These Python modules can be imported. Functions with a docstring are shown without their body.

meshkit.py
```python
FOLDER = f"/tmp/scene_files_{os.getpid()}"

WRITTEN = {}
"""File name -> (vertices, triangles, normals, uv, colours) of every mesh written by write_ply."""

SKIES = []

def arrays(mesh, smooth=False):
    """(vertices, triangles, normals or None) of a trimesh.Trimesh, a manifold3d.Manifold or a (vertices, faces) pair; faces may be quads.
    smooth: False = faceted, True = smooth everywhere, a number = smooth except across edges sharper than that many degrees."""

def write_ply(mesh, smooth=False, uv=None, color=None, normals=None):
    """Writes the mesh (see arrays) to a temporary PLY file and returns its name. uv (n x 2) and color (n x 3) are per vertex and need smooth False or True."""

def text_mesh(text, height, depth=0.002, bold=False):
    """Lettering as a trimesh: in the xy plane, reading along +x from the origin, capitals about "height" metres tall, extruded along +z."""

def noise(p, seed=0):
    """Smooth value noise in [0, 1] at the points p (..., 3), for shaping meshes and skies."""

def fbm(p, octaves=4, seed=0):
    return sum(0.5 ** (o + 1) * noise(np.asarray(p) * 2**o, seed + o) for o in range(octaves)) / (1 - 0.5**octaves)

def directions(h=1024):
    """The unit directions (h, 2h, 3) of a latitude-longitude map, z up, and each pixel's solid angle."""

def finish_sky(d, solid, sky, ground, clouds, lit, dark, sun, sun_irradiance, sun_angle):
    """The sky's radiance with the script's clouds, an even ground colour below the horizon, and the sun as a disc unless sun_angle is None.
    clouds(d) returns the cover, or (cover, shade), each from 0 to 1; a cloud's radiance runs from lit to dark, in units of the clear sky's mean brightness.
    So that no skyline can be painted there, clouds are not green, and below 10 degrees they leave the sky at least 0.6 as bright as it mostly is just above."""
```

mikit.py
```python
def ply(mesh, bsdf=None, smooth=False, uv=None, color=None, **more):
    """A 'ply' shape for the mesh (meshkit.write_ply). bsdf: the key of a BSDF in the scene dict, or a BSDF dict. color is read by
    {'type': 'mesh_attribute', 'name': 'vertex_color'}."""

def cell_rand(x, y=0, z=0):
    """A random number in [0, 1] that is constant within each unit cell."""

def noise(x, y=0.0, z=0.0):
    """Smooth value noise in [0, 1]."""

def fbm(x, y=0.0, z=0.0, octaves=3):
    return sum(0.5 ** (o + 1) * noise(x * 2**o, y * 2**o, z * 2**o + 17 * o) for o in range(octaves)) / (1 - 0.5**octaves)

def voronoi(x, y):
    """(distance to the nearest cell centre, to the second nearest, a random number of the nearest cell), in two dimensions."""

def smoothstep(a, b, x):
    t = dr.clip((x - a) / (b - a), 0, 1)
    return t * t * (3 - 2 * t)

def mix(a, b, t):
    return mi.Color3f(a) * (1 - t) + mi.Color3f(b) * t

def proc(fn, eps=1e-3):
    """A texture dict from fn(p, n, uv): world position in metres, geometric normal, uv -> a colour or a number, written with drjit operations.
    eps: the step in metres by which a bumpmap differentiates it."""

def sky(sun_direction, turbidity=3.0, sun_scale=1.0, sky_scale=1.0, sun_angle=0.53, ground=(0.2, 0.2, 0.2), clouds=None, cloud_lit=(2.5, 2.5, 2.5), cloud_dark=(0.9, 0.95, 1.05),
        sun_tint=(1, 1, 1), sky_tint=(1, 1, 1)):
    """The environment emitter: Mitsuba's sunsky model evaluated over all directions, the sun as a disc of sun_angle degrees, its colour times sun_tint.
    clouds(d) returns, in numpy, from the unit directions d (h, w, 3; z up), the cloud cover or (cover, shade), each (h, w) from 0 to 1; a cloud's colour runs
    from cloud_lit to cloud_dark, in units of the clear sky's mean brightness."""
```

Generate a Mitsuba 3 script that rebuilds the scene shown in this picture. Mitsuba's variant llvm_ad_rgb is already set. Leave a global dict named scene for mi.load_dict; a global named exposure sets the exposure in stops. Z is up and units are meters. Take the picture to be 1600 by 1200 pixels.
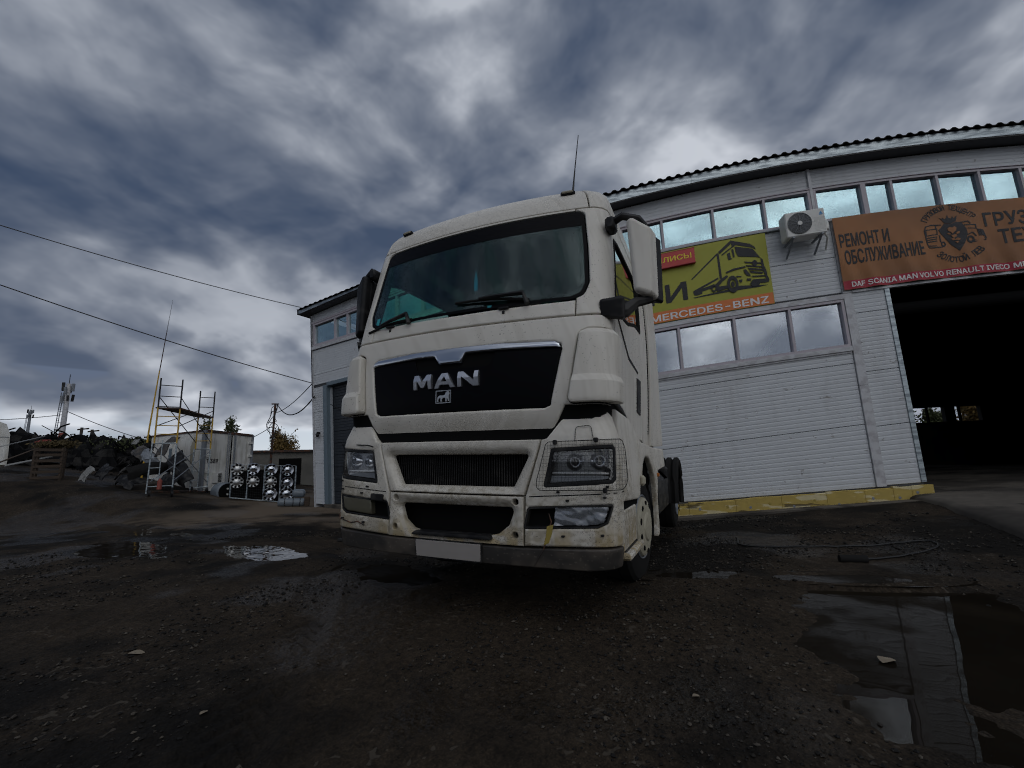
import math, random
import numpy as np, trimesh, shapely, drjit as dr, mitsuba as mi
import mikit, meshkit, manifold3d
from shapely.geometry import Polygon, box as sbox, LineString, Point
from shapely import affinity
from mikit import noise, fbm, voronoi, smoothstep, mix, cell_rand, proc

random.seed(7); rng = np.random.default_rng(7)
A = np.array
scene, labels = {}, {}
T4 = mi.ScalarTransform4f

# ------------------------------------------------------------------ camera, sky, exposure
exposure = 1.3
CAM = A([0, 0, 1.1211])
PITCH, ROLL = math.radians(10.186), math.radians(2.0144)
FWD = A([0, math.cos(PITCH), math.sin(PITCH)])
UP0 = A([0, -math.sin(PITCH), math.cos(PITCH)])
UP = math.sin(ROLL) * A([1, 0, 0]) + math.cos(ROLL) * UP0
scene['camera'] = {'type': 'perspective', 'fov': 2 * math.degrees(math.atan(800 / 689.0)), 'fov_axis': 'x', 'near_clip': 0.05, 'far_clip': 6000.0,
                   'to_world': T4().look_at(origin=CAM.tolist(), target=(CAM + FWD).tolist(), up=UP.tolist())}


def clouds(d):
    z = np.maximum(d[..., 2], 0.0)
    p3 = np.stack([d[..., 0], d[..., 1], 1.35 * z + 0.25 * z / (0.12 + z)], -1)      # flatter banks towards the horizon
    w = np.stack([meshkit.fbm(p3 * 3.0 + k, 4, 3 + k) for k in (5, 9, 14)], -1) - 0.5
    n1 = meshkit.fbm(p3 * 1.9 + w * 0.5 + SEED, 4, 11)
    n2 = meshkit.fbm(p3 * 4.6 + w * 1.0 + 3.3, 6, 21)
    n3 = meshkit.fbm(p3 * 12.0 + w * 2.0, 6, 31)
    m = 0.36 * n1 + 0.38 * n2 + 0.26 * n3
    back = np.clip((-d[..., 1] + 0.12) / 0.9, 0, 1)
    back = back * back * (3 - 2 * back) * np.clip((z - 0.12) / 0.35, 0, 1)                         # the veiled sun stands behind the camera
    low = np.exp(-(z / 0.20) ** 2)
    lo2 = np.exp(-(z / 0.38) ** 2)
    t = np.clip((m - 0.37) / 0.28, 0, 1) * (1 - lo2) + np.clip((m - 0.415) / 0.17, 0, 1) * lo2
    bright = 0.17 + 0.52 * t + 0.66 * t ** 3.2 + 0.14 * low
    side = 0.60 + 0.55 * np.clip(d[..., 0] * 0.75 + 0.62, 0, 1)   # thinner cloud towards the right
    side = side + (0.85 - side) * 0.7 * low
    lum = bright * side * (1 + 0.8 * low) * (1.9 + 2.1 * back)
    lum = lum + (0.35 + 0.65 * t) * 7.5 * np.exp(-(np.arccos(np.clip(d @ SUN, -1, 1)) / 0.34) ** 2)
    gap = 0.5 * np.clip((n2 - 0.54) / 0.06, 0, 1) * np.exp(-((z - 0.06) / 0.05) ** 2)
    return np.clip(1.0 - 0.85 * gap, 0, 1), 1 - np.clip(lum / LIT, 0, 1)


SEED = 0.3
LIT = 14.0
SUN = A([0.22, -0.80, 0.62]) / np.linalg.norm([0.22, -0.80, 0.62])
scene['sky'] = mikit.sky((0.22, -0.80, 0.62), turbidity=4, sun_scale=0.006, sky_scale=1.0, sun_angle=24, clouds=clouds, ground=(0.03, 0.03, 0.03),
                         cloud_lit=(0.90 * LIT, 0.92 * LIT, 0.94 * LIT), cloud_dark=(0.0, 0.11, 0.36))


# ------------------------------------------------------------------ registering things
def numbered(name):
    if name not in scene and name not in USED:
        USED.add(name); return name
    k = 1
    while f'{name}_{k:03d}' in scene or f'{name}_{k:03d}' in USED:
        k += 1
    USED.add(f'{name}_{k:03d}')
    return f'{name}_{k:03d}'


USED = set()


def thing(name, label, cat, group=None):
    k = numbered(name); labels[k] = {'label': label, 'category': cat}
    if group: labels[k]['group'] = group
    return k


def obj(name, mesh, mat, parent=None, smooth=False, label=None, kind=None, color=None, uv=None):
    k = numbered((parent + '__' if parent else '') + name)
    if isinstance(mesh, list): mesh = cat(mesh)
    scene[k] = mikit.ply(mesh, mat, smooth=smooth) if color is None else mikit.ply(mesh, mat, smooth=smooth, color=color)
    if label or kind:
        labels[k] = {}
        if label: labels[k]['label'] = label
        if kind: labels[k]['kind'] = kind
    return k


def objs(name, meshes, mat, parent=None, smooth=False):
    return [obj(name, m, mat, parent, smooth) for m in meshes]


def solo(name, mesh, mat, label, category, smooth=False, group=None, kind=None):
    k = obj(name, mesh, mat, None, smooth)
    labels[k] = {'label': label, 'category': category}
    if group: labels[k]['group'] = group
    if kind: labels[k]['kind'] = kind
    return k


def struct(name, mesh, mat, smooth=False, kind='structure'):
    k = obj(name, mesh, mat, None, smooth); labels[k] = {'kind': kind}
    return k


# ------------------------------------------------------------------ mesh helpers
def TM(v, f):
    f = np.asarray(f)
    if f.ndim == 2 and f.shape[1] == 4: f = np.vstack([f[:, [0, 1, 2]], f[:, [0, 2, 3]]])
    return trimesh.Trimesh(np.asarray(v, float), f, process=False)


def cat(ms):
    return trimesh.util.concatenate([m for m in ms if m is not None])


def rotm(rx=0, ry=0, rz=0):
    rx, ry, rz = (math.radians(a) for a in (rx, ry, rz))
    X = A([[1, 0, 0], [0, math.cos(rx), -math.sin(rx)], [0, math.sin(rx), math.cos(rx)]])
    Y = A([[math.cos(ry), 0, math.sin(ry)], [0, 1, 0], [-math.sin(ry), 0, math.cos(ry)]])
    Z = A([[math.cos(rz), -math.sin(rz), 0], [math.sin(rz), math.cos(rz), 0], [0, 0, 1]])
    return Z @ Y @ X


def box(c, s, r=(0, 0, 0), ch=0.0):
    """A box of size s about c; ch: chamfer."""
    h = A(s, float) / 2
    if ch > 0:
        ch = min(ch, h.min() * 0.9)
        pts = []
        for sx in (-1, 1):
            for sy in (-1, 1):
                for sz in (-1, 1):
                    q = A([sx, sy, sz]) * h
                    for k in range(3):
                        e = A([sx, sy, sz], float) * ch; e[k] = 0
                        pts.append(q - e)
        m = trimesh.convex.convex_hull(A(pts))
    else:
        m = trimesh.creation.box(extents=A(s, float))
    v = A(m.vertices) @ rotm(*r).T + A(c)
    return TM(v, m.faces)


def hull(pts):
    m = trimesh.convex.convex_hull(A(pts, float)); return TM(m.vertices, m.faces)


def tube(pts, r, sides=8, closed=False):
    p = A(pts, float)
    r = np.broadcast_to(A(r, float), (len(p),))
    t = np.gradient(p, axis=0); t /= np.linalg.norm(t, axis=1, keepdims=True) + 1e-12
    a = np.cross(t, np.where(np.abs(t[:, 2:]) < 0.9, A([[0, 0, 1.0]]), A([[1.0, 0, 0]])))
    a /= np.linalg.norm(a, axis=1, keepdims=True) + 1e-12
    b = np.cross(t, a); g = np.arange(sides) * 2 * np.pi / sides
    v = (p[:, None] + r[:, None, None] * (np.cos(g)[None, :, None] * a[:, None] + np.sin(g)[None, :, None] * b[:, None])).reshape(-1, 3)
    i, j = np.meshgrid(np.arange(len(p) - 1), np.arange(sides), indexing='ij')
    q = np.stack([i * sides + j, i * sides + (j + 1) % sides, (i + 1) * sides + (j + 1) % sides, (i + 1) * sides + j], -1).reshape(-1, 4)
    f = np.vstack([q[:, [0, 2, 1]], q[:, [0, 3, 2]]])
    n = len(v); v = np.vstack([v, p[0], p[-1]])
    e = (len(p) - 1) * sides; js = np.arange(sides)
    f = np.vstack([f, np.stack([js * 0 + n, js, (js + 1) % sides], 1), np.stack([js * 0 + n + 1, e + (js + 1) % sides, e + js], 1)])
    return TM(v, f)


def bar(p, q, w, d=None, up=(0, 0, 1)):
    """A rectangular bar from p to q."""
    p, q = A(p, float), A(q, float); t = q - p; L = np.linalg.norm(t); t /= L
    u = A(up, float)
    if abs(u @ t) > 0.95: u = A([1.0, 0, 0])
    a = np.cross(t, u); a /= np.linalg.norm(a); b = np.cross(a, t)
    m = trimesh.creation.box(extents=(L, w, d or w))
    R = np.stack([t, a, b], 1)
    return TM(A(m.vertices) @ R.T + (p + q) / 2, m.faces)


def lathe(prof, n=40, axis='z'):
    """prof: (r, h) rows; revolved about z (or x)."""
    p = A(prof, float); g = np.arange(n) * 2 * np.pi / n
    v = np.stack([p[:, None, 0] * np.cos(g), p[:, None, 0] * np.sin(g), np.repeat(p[:, 1:2], n, 1)], -1).reshape(-1, 3)
    i, j = np.meshgrid(np.arange(len(p) - 1), np.arange(n), indexing='ij')
    q = np.stack([i * n + j, i * n + (j + 1) % n, (i + 1) * n + (j + 1) % n, (i + 1) * n + j], -1).reshape(-1, 4)
    if axis == 'x': v = np.stack([v[:, 2], v[:, 0], v[:, 1]], -1)
    return TM(v, np.vstack([q[:, [0, 1, 2]], q[:, [0, 2, 3]]]))


def disc(c, r, nrm, n=24):
    return cyl(A(c), A(c) + A(nrm) * 0.004, r, n)


def cyl(p, q, r, n=20):
    return tube([p, q], r, n)


def prism(poly, d):
    """shapely polygon in xy extruded by d along z."""
    gs = getattr(poly, 'geoms', [poly])
    return cat([trimesh.creation.extrude_polygon(g, d, engine='earcut') for g in gs if g.area > 1e-9])


def gridclip(poly, step):
    """Triangles that fill the polygon, cut along a square grid."""
    x0, y0, x1, y1 = poly.bounds
    vs, fs, n = [], [], 0
    sx, sy = (step if isinstance(step, tuple) else (step, step))
    shapely.prepare(poly)
    for i in range(math.floor(x0 / sx), math.ceil(x1 / sx)):
        for j in range(math.floor(y0 / sy), math.ceil(y1 / sy)):
            c = sbox(i * sx, j * sy, (i + 1) * sx, (j + 1) * sy)
            if not poly.intersects(c): continue
            if poly.contains(c):
                g = [c]
            else:
                g = poly.intersection(c); g = [h for h in getattr(g, 'geoms', [g]) if h.geom_type == 'Polygon' and h.area > 1e-9]
            for h in g:
                if not h.interiors and len(h.exterior.coords) == 5 and h.equals(c):
                    v = A(h.exterior.coords)[:4]; f = A([[0, 1, 2], [0, 2, 3]])
                else:
                    v, f = trimesh.creation.triangulate_polygon(h, engine='earcut')
                v = A(v)[:, :2]
                a = np.cross(v[f[:, 1]] - v[f[:, 0]], v[f[:, 2]] - v[f[:, 0]])
                f = np.where((a < 0)[:, None], f[:, ::-1], f)
                vs.append(v); fs.append(f + n); n += len(v)
    v, f = np.vstack(vs), np.vstack(fs)
    key = np.round(v, 5)
    _, first, inv = np.unique(key, axis=0, return_index=True, return_inverse=True)
    f = inv.reshape(-1)[f]
    f = f[(f[:, 0] != f[:, 1]) & (f[:, 1] != f[:, 2]) & (f[:, 0] != f[:, 2])]
    return v[first], f


def panel(poly, fn, thick, step=0.08, ch=0.0, off=0.0, prof=None):
    """A plate over the polygon (a, b): front at height off, edges rounded by ch, walls down by thick. fn(a, b, h) -> points."""
    if ch > 0:
        inner = poly.buffer(-ch, join_style=2)
        mid = poly.buffer(-ch * 0.35, join_style=2)
        parts = [inner, mid.difference(inner), poly.difference(mid)]
        vs, fs, n = [], [], 0
        for g in parts:
            for h in getattr(g, 'geoms', [g]):
                if h.geom_type != 'Polygon' or h.area < 1e-9: continue
                v, f = gridclip(h, step); vs.append(v); fs.append(f + n); n += len(v)
        v, f = np.vstack(vs), np.vstack(fs)
        _, first, inv = np.unique(np.round(v, 5), axis=0, return_index=True, return_inverse=True)
        v, f = v[first], inv.reshape(-1)[f]
        f = f[(f[:, 0] != f[:, 1]) & (f[:, 1] != f[:, 2]) & (f[:, 0] != f[:, 2])]
        dist = np.clip(shapely.distance(poly.boundary, shapely.points(v)) / ch, 0, 1)
        h = off - ch * (1 - np.sqrt(np.clip(1 - (1 - dist) ** 2, 0, 1)))
    else:
        v, f = gridclip(poly, step); h = np.full(len(v), off)
    if prof is not None: h = h + prof(v[:, 0], v[:, 1])
    e = np.sort(np.vstack([f[:, [0, 1]], f[:, [1, 2]], f[:, [2, 0]]]), 1)
    d = np.vstack([f[:, [0, 1]], f[:, [1, 2]], f[:, [2, 0]]])
    _, ix, cnt = np.unique(e, axis=0, return_index=True, return_counts=True)
    b = d[ix[cnt == 1]]
    n = len(v)
    front = fn(v[:, 0], v[:, 1], h)
    if not thick: return TM(front, f)
    back = fn(v[:, 0], v[:, 1], np.full(n, off - thick))
    walls = np.vstack([np.stack([b[:, 0], b[:, 0] + n, b[:, 1]], 1), np.stack([b[:, 1], b[:, 0] + n, b[:, 1] + n], 1)])
    return TM(np.vstack([front, back]), np.vstack([f, f[:, ::-1] + n, walls]))


def rpoly(pts, r=0.0):
    """A polygon with corners rounded by r."""
    p = Polygon(pts)
    return p.buffer(-r, join_style=1).buffer(r, join_style=1, quad_segs=5) if r else p


def sym(pts):
    return pts + [(-x, y) for x, y in pts[::-1]]


# ------------------------------------------------------------------ materials
def hexlin(r, g, b):
    return [((c / 255 + 0.055) / 1.055) ** 2.4 if c > 10 else c / 255 / 12.92 for c in (r, g, b)]


def rgb(c): return {'type': 'rgb', 'value': list(map(float, c))}


def mat(name, base, rough=0.5, metallic=0.0, two=True, bump=None, bscale=1.0, **kw):
    b = {'type': 'principled', 'base_color': base if isinstance(base, dict) else rgb(base), 'roughness': rough if isinstance(rough, dict) else float(rough), 'metallic': float(metallic)}
    b.update(kw)
    if bump is not None: b = {'type': 'bumpmap', 'arbitrary': bump, 'scale': bscale, 'bsdf': b}
    scene[name] = {'type': 'twosided', 'bsdf': b} if two else b
    return name


def f_paint(p, n, uv):
    big = fbm(p.x * 1.9, p.y * 1.9, p.z * 1.9, 3)
    fine = fbm(p.x * 30, p.y * 30, p.z * 30, 2)
    run = fbm(p.x * 26 + p.y * 26, p.z * 1.7, 0.0, 2)
    low = smoothstep(1.55, 0.75, p.z)
    splash = smoothstep(0.78, 0.50, p.z)
    sp = smoothstep(0.83, 0.90, noise(p.x * 95, p.y * 95, p.z * 95)) * smoothstep(0.46, 0.60, big + 0.10 * low)
    sp2 = smoothstep(0.66, 0.80, noise(p.x * 190, p.y * 190, p.z * 190)) * low * smoothstep(0.44, 0.62, fbm(p.x * 5, p.y * 5, p.z * 5, 2))
    film = dr.clip(0.16 * smoothstep(0.45, 0.7, run) + low * (0.22 + 0.68 * smoothstep(0.37, 0.60, 0.6 * big + 0.4 * fine)), 0, 1)
    c = mix((0.62, 0.585, 0.52), (0.31, 0.27, 0.20), film)
    c = mix(c, (0.36, 0.27, 0.13), splash * smoothstep(0.42, 0.62, run) * 0.75)
    return mix(c, (0.055, 0.048, 0.040), dr.clip(0.7 * sp + 0.72 * sp2, 0, 0.8))


def f_paint_rough(p, n, uv):
    return 0.26 + 0.35 * fbm(p.x * 5, p.y * 5, p.z * 5, 2)


def f_panelwhite(p, n, uv):
    run = fbm(p.x * 7 + p.y * 7, p.z * 0.9, 0.0, 3)
    big = fbm(p.x * 0.7, p.y * 0.7, p.z * 0.7, 3)
    spot = smoothstep(0.84, 0.90, noise(p.x * 9, p.y * 9, p.z * 9)) * smoothstep(0.5, 0.7, noise(p.x * 31, p.y * 31, p.z * 31))
    c = mix((0.53, 0.545, 0.56), (0.40, 0.40, 0.40), dr.clip(smoothstep(0.52, 0.82, run) * 0.32 + smoothstep(0.5, 0.8, big) * 0.35, 0, 1))
    return mix(c, (0.20, 0.18, 0.16), 0.6 * spot)


def f_trim(p, n, uv):
    a = fbm(p.x * 9, p.y * 9, p.z * 9, 3)
    return mix((0.50, 0.50, 0.51), (0.38, 0.37, 0.38), smoothstep(0.4, 0.7, a))


def f_ground(p, n, uv):
    a = fbm(p.x * 0.55, p.y * 0.55, 0.0, 4)
    b = fbm(p.x * 3.1 + 7, p.y * 3.1, 0.0, 3)
    g = noise(p.x * 60, p.y * 60, 0.0)
    k = noise(p.x * 170, p.y * 170, 0.0)
    c = mix((0.0055, 0.0043, 0.0030), (0.025, 0.0180, 0.0115), smoothstep(0.36, 0.66, 0.65 * a + 0.35 * b))
    c = c * (0.25 + 0.75 * g + 0.9 * k * k + 0.4 * noise(p.x * 22, p.y * 22, 3.0))
    far = smoothstep(9.2, 11.8, p.y + 2.5 * (b - 0.5)) * smoothstep(-10.5, -7.5, p.x + 3.0 * (a - 0.5)) * smoothstep(0.28, 0.50, a + 0.1)
    c = mix(c, (0.120, 0.092, 0.066), far * 0.85)
    pal = smoothstep(0.80, 0.90, noise(p.x * 38 + 3, p.y * 38, 0.0)) * smoothstep(0.5, 0.65, b)
    return mix(c, (0.085, 0.072, 0.056), 0.5 * pal)


def f_ground_rough(p, n, uv):
    wet = smoothstep(0.52, 0.64, fbm(p.x * 0.9 + 20, p.y * 0.9, 0.0, 4))
    return 0.90 - 0.42 * wet


def f_ground_bump(p, n, uv):
    return 0.014 * fbm(p.x * 22, p.y * 22, 0.0, 3) + 0.006 * noise(p.x * 95, p.y * 95, 0.0)


def f_concrete(p, n, uv):
    a = fbm(p.x * 0.9, p.y * 0.9, p.z, 4); b = fbm(p.x * 9, p.y * 9, p.z * 9, 3)
    c = mix((0.090, 0.079, 0.066), (0.040, 0.035, 0.030), smoothstep(0.38, 0.68, a))
    c = c * (0.75 + 0.5 * b)
    return mix(c, (0.02, 0.018, 0.016), smoothstep(0.62, 0.72, fbm(p.x * 2.1, p.y * 0.8, 3.0, 3)) * 0.7)


def f_plinth(p, n, uv):
    a = fbm(p.x * 5, p.y * 5, p.z * 7, 3); b = fbm(p.x * 2.2 + 4, p.y * 2.2, p.z * 9, 4)
    c = mix((0.46, 0.34, 0.085), (0.36, 0.26, 0.075), a)
    c = mix(c, (0.62, 0.55, 0.35), smoothstep(0.60, 0.66, fbm(p.x * 3, p.y * 3, p.z * 12, 3)) * 0.7)
    return mix(c, (0.05, 0.038, 0.02), smoothstep(0.60, 0.66, b) * 0.8)


def f_rust(p, n, uv):
    a = fbm(p.x * 14, p.y * 14, p.z * 14, 3)
    return mix((0.035, 0.028, 0.025), (0.11, 0.045, 0.022), smoothstep(0.4, 0.7, a))


def f_wood(p, n, uv):
    a = fbm(p.x * 5, p.y * 5, p.z * 30, 3)
    return mix((0.075, 0.050, 0.032), (0.028, 0.021, 0.016), a)


def f_black(p, n, uv):
    a = fbm(p.x * 9, p.y * 9, p.z * 9, 3)
    return mix((0.010, 0.010, 0.011), (0.040, 0.038, 0.036), smoothstep(0.45, 0.75, a))


def f_valance(p, n, uv):
    a = fbm(p.x * 7, p.y * 7, p.z * 7, 3); s = smoothstep(0.78, 0.86, noise(p.x * 70, p.y * 70, p.z * 70))
    return mix(mix((0.028, 0.025, 0.022), (0.075, 0.062, 0.050), smoothstep(0.4, 0.72, a)), (0.22, 0.19, 0.15), 0.22 * s)


def f_lid(p, n, uv):
    a = fbm(p.x * 2, p.y * 2, p.z * 2, 3); r = fbm(p.x * 12 + p.y * 9, p.z * 1.1, 0.0, 3)
    return mix((0.68, 0.67, 0.63), (0.46, 0.44, 0.39), smoothstep(0.42, 0.72, 0.5 * a + 0.5 * r))


def f_banner(p, n, uv):
    a = fbm(p.x * 1.1, p.y * 1.1, p.z * 1.1, 3)
    return mix((0.31, 0.125, 0.038), (0.22, 0.090, 0.030), smoothstep(0.35, 0.7, a))


def f_leafgreen(p, n, uv):
    a = noise(p.x * 1.3, p.y * 1.3, p.z * 1.3); b = noise(p.x * 7, p.y * 7, p.z * 7)
    return mix((0.030, 0.045, 0.016), (0.085, 0.090, 0.030), 0.5 * a + 0.5 * b)


def f_leafautumn(p, n, uv):
    a = noise(p.x * 2.5, p.y * 2.5, p.z * 2.5); b = noise(p.x * 9, p.y * 9, p.z * 9)
    return mix((0.20, 0.105, 0.022), (0.085, 0.075, 0.022), 0.55 * a + 0.45 * b)


def f_water_bump(p, n, uv):
    return 0.0009 * fbm(p.x * 5, p.y * 5, 0.0, 2)


def f_sill(p, n, uv):
    return mix((0.40, 0.42, 0.44), (0.24, 0.26, 0.28), fbm(p.x * 6, p.y * 6, p.z * 16, 3))


def f_galv(p, n, uv):
    a = fbm(p.x * 4, p.y * 4, p.z * 22, 3)
    return mix((0.44, 0.49, 0.51), (0.20, 0.23, 0.25), smoothstep(0.35, 0.72, a))


def f_scrap(p, n, uv):
    c = cell_rand(p.x * 3.1, p.y * 3.1, p.z * 3.1); a = fbm(p.x * 6, p.y * 6, p.z * 6, 2)
    return mix((0.004, 0.004, 0.0045), (0.034, 0.032, 0.030), smoothstep(0.55, 0.95, c) * a * 1.4)


def f_dirtglass(p, n, uv):
    run = fbm(p.x * 17 + p.y * 6, p.z * 1.4, 0.0, 3)
    a = fbm(p.x * 2.2 + 5, p.y * 2.2, p.z * 2.2, 3)
    return 0.03 + 0.16 * smoothstep(0.46, 0.70, 0.55 * run + 0.45 * a)


mat('m_paint', proc(f_paint), proc(f_paint_rough), clearcoat=0.7, clearcoat_gloss=0.93, specular=0.4)
mat('m_panelwhite', proc(f_panelwhite), 0.42, specular=0.4)
mat('m_trim', proc(f_trim), 0.38)
mat('m_ground', proc(f_ground), proc(f_ground_rough), specular=0.22, bump=proc(f_ground_bump, 2e-3), bscale=1.0)
mat('m_gravel', proc(lambda p, n, uv: mix((0.006, 0.005, 0.004), (0.085, 0.072, 0.056), smoothstep(0.35, 1.0, cell_rand(p.x * 40, p.y * 40, 0.0)) ** 3)), 0.75, specular=0.3)
mat('m_concrete', proc(f_concrete), 0.8, specular=0.3)
mat('m_plinth', proc(f_plinth), 0.85)
mat('m_rust', proc(f_rust), 0.75)
mat('m_wood', proc(f_wood), 0.85)
mat('m_black', proc(f_black), 0.5, specular=0.25)
mat('m_valance', proc(f_valance), 0.55)
mat('m_blackgloss', (0.0025, 0.0025, 0.0035), 0.30, specular=0.07)
mat('m_void', (0.006, 0.006, 0.006), 0.9, specular=0.1)
mat('m_rubber', (0.014, 0.0135, 0.013), 0.8, specular=0.15)
mat('m_chrome', (0.62, 0.64, 0.68), 0.16, 1.0)
mat('m_badge', (0.66, 0.67, 0.70), 0.30, 0.9)
mat('m_lampback', (0.16, 0.165, 0.17), 0.22, 0.7)
mat('m_chromedull', (0.55, 0.55, 0.54), 0.33, 1.0)
mat('m_galv', proc(f_galv), 0.38, 0.75)
mat('m_steelgrey', (0.21, 0.225, 0.245), 0.45, 0.3)
mat('m_bluegrey', (0.125, 0.165, 0.195), 0.45)
mat('m_shutter', (0.017, 0.021, 0.027), 0.45)
mat('m_roofdark', (0.018, 0.016, 0.016), 0.55)
mat('m_soffit', (0.050, 0.052, 0.056), 0.6)
mat('m_pvc', (0.40, 0.36, 0.385), 0.4)
mat('m_sill', proc(f_sill), 0.4)
mat('m_plate', (0.30, 0.275, 0.255), 0.5)
mat('m_acwhite', (0.62, 0.61, 0.57), 0.4)
mat('m_acdark', (0.05, 0.05, 0.05), 0.5)
mat('m_olive', (0.33, 0.325, 0.028), 0.55)
mat('m_orange', (0.62, 0.17, 0.035), 0.55)
mat('m_red', (0.46, 0.022, 0.018), 0.4)
mat('m_crimson', (0.34, 0.012, 0.030), 0.55)
mat('m_yellow', (0.72, 0.53, 0.02), 0.5)
mat('m_print', (0.010, 0.010, 0.014), 0.6)
mat('m_printwhite', (0.72, 0.70, 0.67), 0.6)
mat('m_blue', (0.03, 0.25, 0.55), 0.5)
mat('m_banner', proc(f_banner), 0.6)
mat('m_lid', proc(f_lid), 0.55)
mat('m_polyellow', (0.50, 0.30, 0.03), 0.5)
mat('m_greytank', (0.15, 0.175, 0.20), 0.38)
mat('m_leafgreen', proc(f_leafgreen), 0.7)
mat('m_leafautumn', proc(f_leafautumn), 0.7)
mat('m_bark', (0.05, 0.042, 0.034), 0.9)
mat('m_scrap', proc(f_scrap), 0.8, specular=0.12)
mat('m_scraplight', (0.22, 0.22, 0.21), 0.5)
mat('m_cream', (0.36, 0.33, 0.25), 0.5)
mat('m_amber', (0.35, 0.10, 0.01), 0.3)
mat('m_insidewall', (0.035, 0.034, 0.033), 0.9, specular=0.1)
mat('m_dash', (0.022, 0.024, 0.026), 0.7)
mat('m_seat', (0.045, 0.047, 0.05), 0.9)
mat('m_cable', (0.008, 0.008, 0.008), 0.5)
mat('m_leafdead', (0.21, 0.17, 0.12), 0.8)
mat('m_towerred', (0.26, 0.06, 0.045), 0.6)
mat('m_hill', (0.03, 0.033, 0.025), 0.9)
mat('m_shed', proc(lambda p, n, uv: mix((0.20, 0.19, 0.165), (0.10, 0.095, 0.085), fbm(p.x * 1.5, p.y * 1.5, p.z * 2.5, 3))), 0.8)
mat('m_hazel', (0.30, 0.225, 0.05), 0.8)
mat('m_teal', (0.02, 0.30, 0.34), 0.5)
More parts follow.
